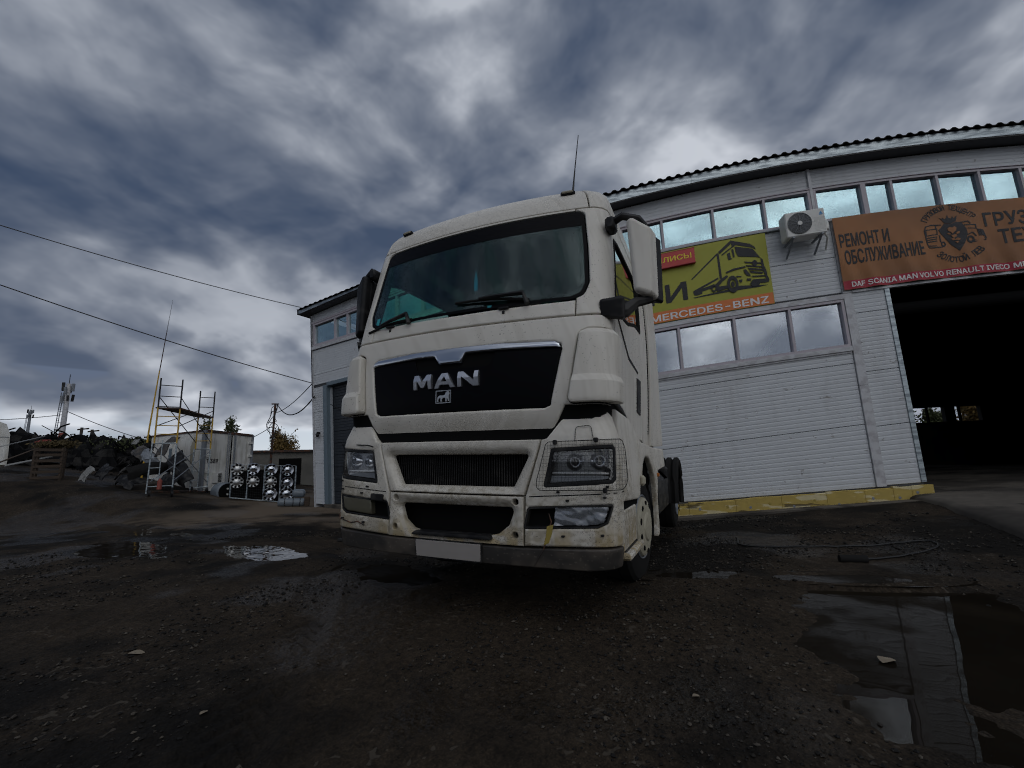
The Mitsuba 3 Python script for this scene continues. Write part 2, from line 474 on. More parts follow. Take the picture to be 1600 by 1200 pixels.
scene['m_water'] = {'type': 'blendbsdf', 'weight': proc(lambda p, n, uv: 0.46 + 0.42 * smoothstep(0.42, 0.60, fbm(p.x * 1.6 + 3 + 0.6 * noise(p.x * 3, p.y * 3, 0.0), p.y * 1.6, 0.0, 4))),
                    'bsdf_0': {'type': 'twosided', 'bsdf': {'type': 'bumpmap', 'arbitrary': proc(f_water_bump, 4e-3), 'scale': 1.0, 'bsdf': {'type': 'plastic', 'int_ior': 1.33, 'diffuse_reflectance': rgb((0.012, 0.0095, 0.007))}}},
                    'bsdf_1': {'type': 'twosided', 'bsdf': {'type': 'diffuse', 'reflectance': proc(lambda p, n, uv: mix((0.011, 0.0085, 0.006), (0.022, 0.0175, 0.0125), fbm(p.x * 4, p.y * 4, 0.0, 3)))}}}
scene['m_ripple'] = {'type': 'twosided', 'bsdf': {'type': 'bumpmap', 'arbitrary': proc(lambda p, n, uv: 0.0035 * fbm(p.x * 6, p.y * 6, 0.0, 2), 4e-3), 'scale': 1.0, 'bsdf': {'type': 'plastic', 'int_ior': 1.33, 'diffuse_reflectance': rgb((0.020, 0.0155, 0.011))}}}
scene['m_screen'] = {'type': 'blendbsdf', 'weight': proc(f_dirtglass), 'bsdf_0': {'type': 'thindielectric', 'specular_transmittance': rgb((0.34, 0.86, 0.70)), 'specular_reflectance': rgb((0.7, 0.85, 0.85))},
                     'bsdf_1': {'type': 'twosided', 'bsdf': {'type': 'diffuse', 'reflectance': rgb((0.028, 0.10, 0.09))}}}
scene['m_sideglass'] = {'type': 'thindielectric', 'specular_transmittance': rgb((0.60, 0.98, 0.86))}
scene['m_lens'] = {'type': 'thindielectric'}
scene['m_pane'] = {'type': 'blendbsdf', 'weight': 0.50, 'bsdf_0': {'type': 'thindielectric', 'specular_transmittance': rgb((0.35, 0.38, 0.38))},
                   'bsdf_1': {'type': 'twosided', 'bsdf': {'type': 'conductor', 'material': 'none', 'specular_reflectance': rgb((0.62, 0.90, 0.97))}}}
scene['m_panedark'] = {'type': 'blendbsdf', 'weight': 0.55, 'bsdf_0': {'type': 'thindielectric', 'specular_transmittance': rgb((0.35, 0.38, 0.38))},
                       'bsdf_1': {'type': 'twosided', 'bsdf': {'type': 'conductor', 'material': 'none', 'specular_reflectance': rgb((0.90, 0.95, 1.0))}}}
scene['m_hazeglass'] = {'type': 'twosided', 'bsdf': {'type': 'principled', 'base_color': rgb((0.13, 0.12, 0.085)), 'roughness': 0.3, 'metallic': 0.4}}
scene['m_film'] = {'type': 'blendbsdf', 'weight': 0.22, 'bsdf_0': {'type': 'thindielectric'}, 'bsdf_1': {'type': 'twosided', 'bsdf': {'type': 'roughconductor', 'material': 'none', 'alpha': 0.08, 'specular_reflectance': rgb((0.6, 0.6, 0.62))}}}
mat('m_hazeldry', (0.085, 0.062, 0.026), 0.9)

# ------------------------------------------------------------------ the ground
AZR = math.radians(9.037)
NR, UR = A([math.sin(AZR), math.cos(AZR), 0]), A([math.cos(AZR), -math.sin(AZR), 0])
DR = 9.9
AZL = math.radians(29.0)
NL, UL = A([math.sin(AZL), math.cos(AZL), 0]), A([math.cos(AZL), -math.sin(AZL), 0])
DL, T0 = 9.289, -12.2846


def ss(a, b, x):
    t = np.clip((np.asarray(x, float) - a) / (b - a), 0, 1); return t * t * (3 - 2 * t)


def ground0(x, y):
    u = x * UR[0] + y * UR[1]; o = DR - (x * NR[0] + y * NR[1])
    w = ss(6.0, 0.6, o) * ss(-6.5, -1.5, x)
    z = w * 0.066 * (np.clip(u, 0.3, 10) - 3.5)
    z = np.where((o < 0) & (u > 6.0), 0.16 + 0.05 * (np.clip(u, 6, 10) - 6), z)
    k = np.maximum(0, -x - 6.6)
    rise = 0.158 * k * k / (k + 0.9) * ss(10.4, 13.5, y)
    return z + np.minimum(rise, 2.2)


# puddles: centre, half axes, turn, level
PUDDLES = [(-8.5, 9.85, 2.1, 0.36, -39, None), (-6.0, 7.05, 1.35, 0.55, -36, None), (-3.7, 6.62, 1.1, 0.40, -38, None), (-6.3, 8.6, 0.5, 0.16, -35, None),
           (2.55, 2.95, 1.45, 0.86, 62, -0.012), (1.75, 4.45, 0.55, 0.16, -8, None), (-1.35, 4.95, 0.6, 0.3, -40, None), (2.9, 4.15, 0.6, 0.16, -14, None)]


def puddle_d(i, x, y):
    cx, cy, a, b, r, _ = PUDDLES[i]
    c, s = math.cos(math.radians(r)), math.sin(math.radians(r))
    X, Y = (x - cx) * c + (y - cy) * s, -(x - cx) * s + (y - cy) * c
    return np.hypot(X / a, Y / b)


LEVELS = [(float(ground0(A([p[0]]), A([p[1]]))[0]) + 0.028 if p[5] is None else p[5]) for p in PUDDLES]


def ground(x, y, fine=True):
    x, y = np.asarray(x, float), np.asarray(y, float)
    z = ground0(x, y)
    p = np.stack([x, y, x * 0], -1)
    r = np.hypot(x, y)
    if fine:
        o = DR - (x * NR[0] + y * NR[1])
        calm = ss(-0.2, 0.6, o)
        z = z + calm * (0.05 * (meshkit.fbm(p * 0.42 + 3, 4, 2) - 0.5) * ss(0.5, 4, r) + 0.035 * (meshkit.fbm(p * 2.1, 4, 5) - 0.5) * (1 - 0.55 * ss(4, 7, r)) + 0.022 * (meshkit.fbm(p * 9.0, 4, 8) - 0.5) * ss(26, 9, r) + 0.016 * (meshkit.fbm(p * 27.0, 3, 12) - 0.45) * ss(7, 2.5, r))
        # tyre tracks with tread bars, left of the camera
        for off in (0.95, 2.75):
            t = x + off + 0.30 * (y - 1.2) + 0.05 * np.sin(y * 1.3)
            wear = ss(0.36, 0.56, meshkit.fbm(p * 1.4 + off, 3, 71))
            bars = np.tanh(4 * np.sin(y * 40 + np.abs(t) * 55))
            z = z + wear * (0.009 * bars * np.exp(-(t / 0.13) ** 4) * ss(4.4, 3.0, y) - 0.016 * np.exp(-(t / 0.17) ** 4) * ss(7, 4, y) + 0.012 * np.exp(-((np.abs(t) - 0.22) / 0.05) ** 2) * ss(7, 4, y))
    for i, q in enumerate(PUDDLES):
        d = puddle_d(i, x, y) + ((0.6 if i < 4 else 1.05) * (meshkit.fbm(p * (1.9 if q[2] > 1 else 3.0) + i, 5, 40 + i) - 0.5) if fine else 0)
        w = ss(1.9, 1.0, d)
        target = LEVELS[i] + np.clip(0.06 * (d - 1.0), -0.035, 0.034) + (0.016 * (meshkit.fbm(p * 13.0, 3, 60) - 0.5) if fine else 0)
        z = z * (1 - w) + target * w
    return z


def gz(x, y, fine=False):
    return float(ground(A([x]), A([y]), fine)[0])


def make_ground():
    th = np.radians(np.concatenate([np.arange(-66, 66, 0.17), np.arange(66, 294, 3.0)]))
    rr = np.concatenate([np.geomspace(0.25, 30, 560), np.geomspace(31, 4000, 50)])
    t, r = np.meshgrid(th, rr, indexing='ij')
    x, y = r * np.sin(t), r * np.cos(t)
    z = ground(x, y)
    v = np.stack([x, y, z], -1).reshape(-1, 3)
    n, m = len(th), len(rr)
    i, j = np.meshgrid(np.arange(n), np.arange(m - 1), indexing='ij')
    q = np.stack([i * m + j, i * m + j + 1, ((i + 1) % n) * m + j + 1, ((i + 1) % n) * m + j], -1).reshape(-1, 4)
    f = np.vstack([q[:, [0, 2, 1]], q[:, [0, 3, 2]]])
    c = len(v); v = np.vstack([v, [0, 0, float(z[:, 0].mean())]])
    k = np.arange(n)
    f = np.vstack([f, np.stack([k * 0 + c, k * m, ((k + 1) % n) * m], 1)[:, [0, 2, 1]]])
    return TM(v, f)


struct('ground', make_ground(), 'm_ground', smooth=True)


def make_puddle(i, s=1.55, n=48):
    cx, cy, a, b, r, _ = PUDDLES[i]
    g = np.arange(n) * 2 * np.pi / n
    c, sn = math.cos(math.radians(r)), math.sin(math.radians(r))
    X, Y = a * s * np.cos(g), b * s * np.sin(g)
    v = np.stack([cx + X * c - Y * sn, cy + X * sn + Y * c, X * 0 + LEVELS[i] - 0.006], -1)
    v = np.vstack([v, [[cx, cy, LEVELS[i] - 0.006]]])
    return TM(v, [[n, k, (k + 1) % n] for k in range(n)])


for i in range(len(PUDDLES)):
    struct('puddle_water', make_puddle(i, 1.22 if i < 4 else 1.55), 'm_ripple' if i < 4 else 'm_water')

# loose gravel near the camera and by the building
def make_gravel(n, seed):
    g = np.random.default_rng(seed)
    r = 0.75 + 9.2 * g.random(n) ** 1.35; t = np.radians(g.uniform(-58, 60, n))
    x, y = r * np.sin(t), r * np.cos(t)
    den = meshkit.fbm(np.stack([x, y, x * 0], -1) * 0.9, 4, 17)
    keep = (den > 0.40 + 0.14 * g.random(n)) & (DR - (x * NR[0] + y * NR[1]) > 0.35)
    for i in range(len(PUDDLES)): keep &= puddle_d(i, x, y) > (0.75 + 0.9 * g.random(n))
    x, y, r = x[keep], y[keep], r[keep]
    n = len(x)
    s = (0.0014 + 0.0095 * g.random(n) ** 4.5) * (0.75 + 0.22 * r)
    z = ground(x, y) + s * 0.35
    base = A([[1, 0, 0], [-1, 0, 0], [0, 1, 0], [0, -1, 0], [0, 0, 1], [0, 0, -1.0]])
    v = base[None] * (0.6 + 0.8 * g.random((n, 6, 1))) * s[:, None, None] * A([1, 1, 0.62])
    a = g.uniform(0, 6.28, n); c, sn = np.cos(a)[:, None], np.sin(a)[:, None]
    v = np.stack([v[..., 0] * c - v[..., 1] * sn, v[..., 0] * sn + v[..., 1] * c, v[..., 2]], -1) + np.stack([x, y, z], -1)[:, None]
    f = A([[0, 2, 4], [2, 1, 4], [1, 3, 4], [3, 0, 4], [2, 0, 5], [1, 2, 5], [3, 1, 5], [0, 3, 5]])
    return TM(v.reshape(-1, 3), (f[None] + 6 * np.arange(n)[:, None, None]).reshape(-1, 3))


solo('gravel', make_gravel(80000, 3), 'm_gravel', 'loose dark gravel and grit strewn over the muddy yard', 'gravel', kind='stuff')

LEAVES = [(2.0, 2.66, 35, 0.062, 'large dead leaf floating on the wide puddle in the right foreground'), (-2.45, 3.05, 10, 0.05, 'pale dead leaf lying on the mud at the left'), (0.55, 1.75, 70, 0.02, 'tiny dead leaf on bare mud beside the wide puddle'),
          (0.83, 2.35, 15, 0.022, 'tiny dead leaf on the mud between the lorry and the wide puddle'), (-0.35, 1.2, 40, 0.02, 'tiny dead leaf nearest the bottom edge'), (-1.5, 2.3, 80, 0.022, 'tiny dead leaf beside the tread marks at the left')]
for lx, ly, a, s, leafname in LEAVES:
    g = np.linspace(0, 1, 9); w = np.sin(g * np.pi) ** 0.8 * 0.32
    v = np.vstack([np.stack([(g - 0.5), w, 0.12 * np.abs(w) + 0.05 * np.sin(g * 5)], -1), np.stack([(g - 0.5), -w, 0.12 * np.abs(w) + 0.05 * np.sin(g * 5)], -1)]) * s * 2
    f = [[k, k + 9, k + 10, k + 1] for k in range(8)]
    v = v @ rotm(0, 0, a).T + [lx, ly, max(gz(lx, ly, True), -0.016) + 0.006]
    solo('fallen_leaf', TM(v, f), 'm_leafdead', leafname, 'leaf', smooth=True)

# ------------------------------------------------------------------ the workshop: two wings of one long facade
def FR(u, v, o=0.0):
    u, v, o = np.broadcast_arrays(np.asarray(u, float), np.asarray(v, float), np.asarray(o, float))
    x = np.clip(u, -6, 11.5) - 3.5
    z = v + (0.058 + 0.032 * np.clip((v - 0.3) / 1.1, 0, 1)) * x - 0.013 * np.clip((v - 1.5) / 5, 0, 1) * x * x
    return (DR - o)[..., None] * NR + u[..., None] * UR + z[..., None] * A([0, 0, 1.0])


VL = [-3, 0, 4.2, 5.85, 5.97, 6.6, 6.72, 7.25, 7.56, 9]
ZL = [-2.9, .1, 3.68, 5.07, 5.18, 5.9, 6.03, 6.32, 6.5, 8.0]
SL = [-.05, -.05, .06, .05, .05, .08, .08, .11, .08, .08]


def FL(t, v, o=0.0):
    t, v, o = np.broadcast_arrays(np.asarray(t, float), np.asarray(v, float), np.asarray(o, float))
    z = np.interp(v, VL, ZL) + np.interp(v, VL, SL) * np.clip(t, -1, 9)
    te = t + T0 - 0.10 * z * np.clip(1 - t / 3.2, 0, 1)
    return (DL - o)[..., None] * NL + te[..., None] * UL + z[..., None] * A([0, 0, 1.0])


def fbox(F, u0, u1, v0, v1, o0, o1, seg=0.5, rib=None):
    """A slab on a facade, subdivided along its length so that it follows the wall."""
    n = max(1, int(math.ceil(abs(u1 - u0) / seg)))
    us = np.linspace(u0, u1, n + 1)
    if rib is None:
        prof = [(v0, o0), (v0, o1), (v1, o1), (v1, o0)]
    else:
        prof = [(v0, o0), (v0, o1 - 0.008), (v0 + 0.008, o1)]
        for k in np.arange(v0 + rib, v1 - rib * 0.6, rib):
            prof += [(k - 0.020, o1), (k, o1 - 0.0055), (k + 0.018, o1)]
        prof += [(v1 - 0.008, o1), (v1, o1 - 0.008), (v1, o0)]
    p = A(prof); m = len(p)
    v = np.stack([F(us, np.full(n + 1, a), np.full(n + 1, b)) for a, b in p], 1).reshape(-1, 3)
    f = []
    for i in range(n):
        for j in range(m):
            k = (j + 1) % m
            f += [[i * m + j, (i + 1) * m + j, (i + 1) * m + k], [i * m + j, (i + 1) * m + k, i * m + k]]
    f = A(f)[:, ::-1] if False else A(f)
    caps = [[0, j, j + 1] for j in range(1, m - 1)] + [[n * m, n * m + j + 1, n * m + j] for j in range(1, m - 1)]
    mm = TM(v, np.vstack([f, A(caps)]))
    return mm


def fsheet(F, u0, u1, v0, v1, o, tilt=(0, 0), seg=0.5):
    n = max(1, int(math.ceil(abs(u1 - u0) / seg)))
    us = np.linspace(u0, u1, n + 1)
    s = np.linspace(-1, 1, n + 1)
    v = np.vstack([F(us, np.full(n + 1, v0), o + tilt[0] * s - tilt[1]), F(us, np.full(n + 1, v1), o + tilt[0] * s + tilt[1])])
    return TM(v, [[i, i + 1, n + 2 + i, n + 1 + i] for i in range(n)])


B = thing('workshop_building', 'long workshop of pale sandwich panels with window bands and an open dark gate', 'building')


def window(F, u0, u1, v0, v1, mullions, pane='m_pane', fw=0.055, o=0.03, wide=()):
    w = obj('window', [fbox(F, u0, u1, v1 - fw, v1, -0.10, o), fbox(F, u0, u1, v0, v0 + fw, -0.10, o)] +
            [fbox(F, c - (fw if c in wide else fw / 2), c + (fw if c in wide else fw / 2), v0 + fw, v1 - fw, -0.10, o - 0.003, 0.2) for c in mullions], 'm_pvc', B)
    for a, b in zip(mullions[:-1], mullions[1:]):
        a2, b2 = a + (fw if a in wide else fw / 2), b - (fw if b in wide else fw / 2)
        obj('pane', fsheet(F, a2, b2, v0 + fw, v1 - fw, -0.045, (rng.normal() * 0.004, rng.normal() * 0.004)), pane, w)
    return w


def wallpanel(F, u0, u1, v0, v1, o=0.0, th=0.12):
    obj('wall_panel', fbox(F, u0 + 0.004, u1 - 0.004, v0 + 0.005, v1 - 0.005, o - th, o, 0.6, rib=0.088), 'm_panelwhite', B)


# backing behind the panel joints
GATE0, GATE1 = 6.42, 10.9
obj('wall_core', [fbox(FR, 0.3, 5.66, 0.25, 3.0, -0.16, -0.02), fbox(FR, 5.66, GATE0, 0.25, 4.3, -0.16, -0.02), fbox(FR, 0.3, 5.66, 4.12, 5.93, -0.16, -0.02), fbox(FR, 0.3, 13, 6.74, 7.22, -0.16, -0.02),
                  fbox(FR, 5.66, 13, 4.3, 5.93, -0.16, -0.02), fbox(FR, GATE1, 13, 0.05, 4.3, -0.16, -0.02),
                  fbox(FL, 0.05, 8.9, 4.3, 5.86, -0.16, -0.02), fbox(FL, 0.05, 8.9, 6.72, 7.22, -0.16, -0.02), fbox(FL, 0.05, 0.55, 0.0, 4.3, -0.16, -0.02)], 'm_soffit', B)
# right wing, panel rows under the lower windows
for v0, v1 in [(0.29, 1.46), (1.46, 2.73), (2.73, 3.0)]:
    wallpanel(FR, 0.3, 5.57, v0, v1)
for v0, v1 in [(0.31, 1.39), (1.39, 2.52), (2.52, 3.79), (3.79, 4.26)]:
    wallpanel(FR, 5.755, GATE0 - 0.05, v0, v1)
wallpanel(FR, 0.3, 5.57, 4.28, 5.10); wallpanel(FR, 0.3, 5.57, 5.10, 5.90)
wallpanel(FR, 5.755, 13, 4.30, 5.12); wallpanel(FR, 5.755, 13, 5.12, 5.92)
wallpanel(FR, 0.3, 5.27, 6.78, 7.26, -0.01); wallpanel(FR, 5.33, 13, 6.78, 7.26, -0.01)
wallpanel(FR, GATE1 + 0.1, 13, 0.1, 1.5); wallpanel(FR, GATE1 + 0.1, 13, 1.5, 2.9); wallpanel(FR, GATE1 + 0.1, 13, 2.9, 4.28)
# trims
objs('sill_trim', [fbox(FR, 0.3, 5.56, 2.995, 3.085, -0.05, 0.06), fbox(FR, 0.3, 5.57, 4.13, 4.235, -0.05, 0.045)], 'm_trim', B)
obj('lower_ledge', fbox(FR, 0.3, 5.55, 2.955, 2.99, 0.0, 0.03), 'm_trim', B)
objs('pilaster', [fbox(FR, 5.575, 5.745, 0.30, 2.25, -0.05, 0.035), fbox(FR, 5.578, 5.742, 2.256, 4.24, -0.05, 0.033)], 'm_trim', B)
obj('pilaster', fbox(FR, 5.575, 5.745, 4.25, 5.93, -0.05, 0.03), 'm_trim', B)
obj('pilaster', fbox(FR, 5.272, 5.328, 5.95, 7.25, -0.05, 0.036), 'm_trim', B)
obj('gate_head_trim', fbox(FR, 5.75, 13, 4.245, 4.295, -0.05, 0.04), 'm_trim', B)
objs('gate_frame', [fbox(FR, GATE0 - 0.05, GATE0 + 0.035, 0.32, 4.24, -0.20, 0.02, 0.5), fbox(FR, GATE1 - 0.035, GATE1 + 0.1, 0.3, 4.24, -0.2, 0.02)], 'm_galv', B)
# window bands
window(FR, -0.1, 5.56, 3.09, 4.125, [-0.08, 1.07, 2.2, 3.366, 4.49, 5.535], 'm_panedark')
window(FR, 0.2, 5.27, 5.945, 6.745, [0.25, 1.15, 2.07, 3.2, 4.3, 5.24], fw=0.05)
window(FR, 5.33, 13, 5.945, 6.76, [5.36, 6.33, 6.88, 7.75, 8.53, 9.27, 10.1, 11.0, 11.9, 12.8], fw=0.05, wide=(6.33,))
objs('window_cill', [fbox(FR, 0.3, 5.27, 5.905, 5.94, -0.05, 0.07), fbox(FR, 5.33, 13, 5.925, 5.94, -0.05, 0.05)], 'm_sill', B)
objs('window_head', [fbox(FR, 0.3, 5.268, 6.75, 6.775, -0.05, 0.05), fbox(FR, 5.332, 13, 6.765, 6.778, -0.05, 0.05)], 'm_pvc', B)

# left wing
for v0, v1 in [(0.0, 1.45), (1.45, 2.4), (2.4, 3.35), (3.35, 4.3)]:
    wallpanel(FL, 0.06, 0.50 if v1 < 4.25 else 0.5, v0, v1)
wallpanel(FL, 0.06, 8.8, 4.40, 4.80); wallpanel(FL, 0.06, 8.8, 4.80, 5.82)
wallpanel(FL, 0.06, 8.8, 6.78, 7.26, -0.01)
obj('corner_post', fbox(FL, 0.0, 0.055, -0.1, 7.2, -0.4, 0.02, 0.5), 'm_trim', B)
obj('sill_trim', fbox(FL, 0.06, 8.8, 5.84, 5.95, -0.05, 0.055), 'm_trim', B)
window(FL, 0.10, 8.6, 5.965, 6.66, [0.15, 1.02, 1.52, 2.35, 3.3, 4.3, 5.3, 6.3, 7.3, 8.3], fw=0.06)
obj('window_head', fbox(FL, 0.06, 8.8, 6.665, 6.72, -0.05, 0.045), 'm_pvc', B)
dr_ = obj('shutter_door', fbox(FL, 0.66, 5.0, 0.02, 4.27, -0.28, -0.24), 'm_void', B)
objs('section', [fbox(FL, 0.66, 5.0, 0.04 + k * 0.422, 0.452 + k * 0.422, -0.235, -0.16, 0.6, rib=0.1) for k in range(10)], 'm_shutter', dr_)
objs('frame', [fbox(FL, 0.50, 0.66, 0.0, 4.3, -0.25, 0.035), fbox(FL, 0.66, 5.0, 4.26, 4.40, -0.25, 0.035)], 'm_bluegrey', dr_)
obj('rail', fbox(FL, 0.66, 0.72, 0.0, 4.2, -0.15, -0.10), 'm_sill', dr_)
obj('doorstep', fbox(FL, 0.5, 5.0, -0.12, 0.03, -0.2, 0.05), 'm_concrete', B)
# end wall of the left wing
e0, e1 = FL(0.0, -0.3, -0.05), FL(0.0, 7.2, -0.05)
back = -NL * 0 + NL * 9.0
obj('end_wall', TM(A([e0, e1, e1 + back, e0 + back]), [[0, 1, 2, 3]]), 'm_panelwhite', B)

# roof edge: corrugated sheet, fascia strip, soffit
def roof_edge(F, u0, u1, o, name, back):
    us = np.arange(u0, u1, 0.0167)
    w = np.clip(0.5 + 0.75 * np.cos(us * 2 * np.pi / 0.205), 0, 1)
    top = F(us, 7.51 + 0.045 * w, np.full(len(us), o + 0.07)); bot = F(us, 7.495 + 0.045 * w, np.full(len(us), o + 0.07))
    top2 = top + back + A([0, 0, 0.45]); n = len(us)
    v = np.vstack([bot, top, top2])
    f = [[i, i + 1, n + i + 1, n + i] for i in range(n - 1)] + [[n + i, n + i + 1, 2 * n + i + 1, 2 * n + i] for i in range(n - 1)]
    rf = obj('roof', TM(v, f), 'm_roofdark', B)
    objs('fascia', [fbox(F, a, min(a + 2.4, u1) - 0.004, 7.30, 7.50, o - 0.02, o + 0.002 * (i % 2)) for i, a in enumerate(np.arange(u0, u1, 2.4))], 'm_galv', rf)
    obj('drip_edge', fbox(F, u0, u1, 7.272, 7.298, o - 0.03, o - 0.006), 'm_roofdark', rf)
    obj('soffit', fbox(F, u0 + 0.01, u1 - 0.01, 7.275, 7.295, -0.15, o - 0.03), 'm_soffit', rf)


roof_edge(FR, 0.35, 13, 0.30, 'roof', NR * 14)
roof_edge(FL, -0.22, 9.0, 0.32, 'roof', NL * 9)
for t in (0.06,):
    obj('gable_board', fbox(FL, -0.25, -0.22, 7.275, 7.56, -1.0, 0.34), 'm_roofdark', B)

# the hall behind the gate
def inb(u0, u1, v0, v1, d0, d1): return fbox(FR, u0, u1, v0, v1, -d1, -d0, 4)
BW = 12.3      # depth of the hall
rows = []
W0, W1 = 1.55, 2.33
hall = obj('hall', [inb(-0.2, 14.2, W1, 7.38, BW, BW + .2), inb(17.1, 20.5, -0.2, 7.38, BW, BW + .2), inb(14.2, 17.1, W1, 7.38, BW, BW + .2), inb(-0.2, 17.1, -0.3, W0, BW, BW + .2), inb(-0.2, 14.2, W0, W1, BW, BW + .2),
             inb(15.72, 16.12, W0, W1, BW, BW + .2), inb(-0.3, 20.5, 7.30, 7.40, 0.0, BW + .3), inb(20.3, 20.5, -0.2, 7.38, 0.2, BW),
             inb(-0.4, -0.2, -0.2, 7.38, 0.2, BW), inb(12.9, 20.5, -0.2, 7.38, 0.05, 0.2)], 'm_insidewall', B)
objs('window_bar', [inb(15.02, 15.08, W0, W1, BW, BW + .1), inb(16.27, 16.33, W0, W1, BW, BW + .1)], 'm_void', hall)
objs('ceiling_beam', [inb(-0.2, 20, 6.3, 6.55, d, d + 0.15) for d in (1.2, 4.5, 8)], 'm_void', hall)
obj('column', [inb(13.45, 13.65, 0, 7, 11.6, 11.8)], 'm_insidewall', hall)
obj('lamp_shade', TM(lathe([(0.02, 0.12), (0.07, 0.10), (0.16, 0.0), (0.15, 0.0)], 16).vertices + FR(12.6, 1.12, -10.5), lathe([(0.02, 0.12), (0.07, 0.10), (0.16, 0.0), (0.15, 0.0)], 16).faces), 'm_acwhite', hall)
obj('gate_drum', cyl(FR(GATE0, 3.86, -0.35), FR(GATE1, 3.86, -0.35), 0.13), 'm_void', hall)
struct('hall_floor', fbox(FR, 6.0, 13, -0.12, 0.055, -12.3, 0.05, 3), 'm_concrete')
# lower panes of the left hall: a white brace crosses behind them
objs('brace', [bar(FR(0.9, 3.15, -0.5), FR(2.6, 2.7, -0.5), 0.07), bar(FR(3.75, 3.0, -0.4), FR(4.9, 4.25, -0.4), 0.085)], 'm_acwhite', B)
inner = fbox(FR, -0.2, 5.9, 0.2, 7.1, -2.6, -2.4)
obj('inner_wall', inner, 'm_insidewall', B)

# yellow foam plinth blocks
PL = [0.3, 1.15, 2.02, 2.93, 3.79, 4.62, 5.30, 5.80, 6.12, 6.50]
pk = obj('plinth', fbox(FR, 0.3, 6.48, -0.25, 0.262, -0.12, 0.05), 'm_plinth', B)
for i, (a, b) in enumerate(zip(PL[:-1], PL[1:])):
    jag = 0.012 * rng.normal(size=2)
    bl = obj('foam_block', panel(rpoly([(a + 0.002, -0.22), (b - 0.002, -0.22), (b - 0.002, 0.275 + jag[1]), ((a + b) / 2, 0.272 + 0.01 * rng.normal()), (a + 0.002, 0.275 + jag[0])]),
              lambda p, q, h: FR(p, q, 0.10 + h + 0.006 * (meshkit.fbm(np.stack([p * 9, q * 9, p * 0], -1), 3, 4) - 0.5)), 0.06, 0.08, 0.005), 'm_plinth', pk)
    for k in range(2 if b - a > 0.5 else 1):
        c = FR(a + (b - a) * (0.22 + 0.5 * k + 0.1 * rng.random()), 0.03 + 0.13 * rng.random(), 0.099)
        obj('anchor', disc(c, 0.026, -NR, 12), 'm_hazel' if k else 'm_steelgrey', bl)
struct('concrete_strip', fbox(FR, 0.3, 6.5, -0.3, 0.035, 0.0, 0.42), 'm_concrete')

# concrete apron before the gate
def apron():
    e = A([(6.05, -0.3), (6.03, 0.32), (5.85, 1.22), (5.62, 1.79), (5.25, 2.93), (4.98, 3.6), (4.5, 5.0), (4.2, 6.2)])
    us, os_ = [], []
    v, n = [], 0
    for o in np.linspace(-0.25, 6.2, 60):
        u0 = np.interp(o, e[:, 1], e[:, 0]) + 0.10 * (meshkit.fbm(A([[o * 2.2, 0.3, 0]]), 4, 9)[0] - 0.5)
        for k in np.linspace(0, 1, 40) ** 1.5:
            u = u0 + k * (13 - u0)
            P = (DR - o) * NR + u * UR
            v.append([P[0], P[1], ground0(A([P[0]]), A([P[1]]))[0] + 0.055 * min(1, k * 60) - 0.06 * (k == 0) + (0.035 if o > 0 else 0.03)])
    v = A(v); f = []
    for i in range(59):
        for j in range(39):
            f.append([i * 40 + j, (i + 1) * 40 + j, (i + 1) * 40 + j + 1, i * 40 + j + 1])
    return TM(v, f)


struct('concrete_apron', apron(), 'm_concrete', smooth=True)

# ------------------------------------------------------------------ signs on the wall
def on_wall(mesh, u0, v0, sx, sy, o, shear=0.0, F=FR, fold=None):
    v = A(mesh.vertices)
    u, w = u0 + v[:, 0] * sx, v0 + v[:, 1] * sy + shear * v[:, 0] * sx
    oo = o + v[:, 2]
    if fold is not None: oo = oo + fold(u, w)
    return TM(F(u, w, oo), mesh.faces)


def text(s, u0, u1, v0, h, o, bold=True, shear=0.0, fold=None, depth=0.004):
    m = meshkit.text_mesh(s, 1.0, depth, bold); b = m.bounds
    m.vertices = A(m.vertices) - [b[0][0], 0, 0]
    return on_wall(m, u0, v0, (u1 - u0) / (b[1][0] - b[0][0]), h, o, shear, FR, fold)


def flat(pts, o, fold=None, depth=0.004, step=0.4):
    g = Polygon(pts).buffer(0)
    return panel(g, lambda a, b, h: FR(a, b, o + h + (fold(a, b) if fold else 0)), depth, step, 0, depth) if g.geom_type == 'Polygon' else cat([panel(k, lambda a, b, h: FR(a, b, o + h + (fold(a, b) if fold else 0)), depth, step, 0, depth) for k in g.geoms])


def stroke(pts, w, o, fold=None): 
    g = LineString(pts).buffer(w / 2, cap_style=2)
    return flat(g.exterior.coords, o, fold) if not g.interiors else panel(g, lambda a, b, h: FR(a, b, o + h + (fold(a, b) if fold else 0)), 0.004, 0.4, 0, 0.004)


def ringp(c, r0, r1, asp=1.0):
    g = affinity.scale(Point(c).buffer(r1, quad_segs=8).difference(Point(c).buffer(r0, quad_segs=8)) if r0 else Point(c).buffer(r1, quad_segs=8), 1, asp)
    return g


def gflat(g, o, fold=None):
    return panel(g, lambda a, b, h: FR(a, b, o + h + (fold(a, b) if fold else 0)), 0.004, 0.4, 0, 0.004)


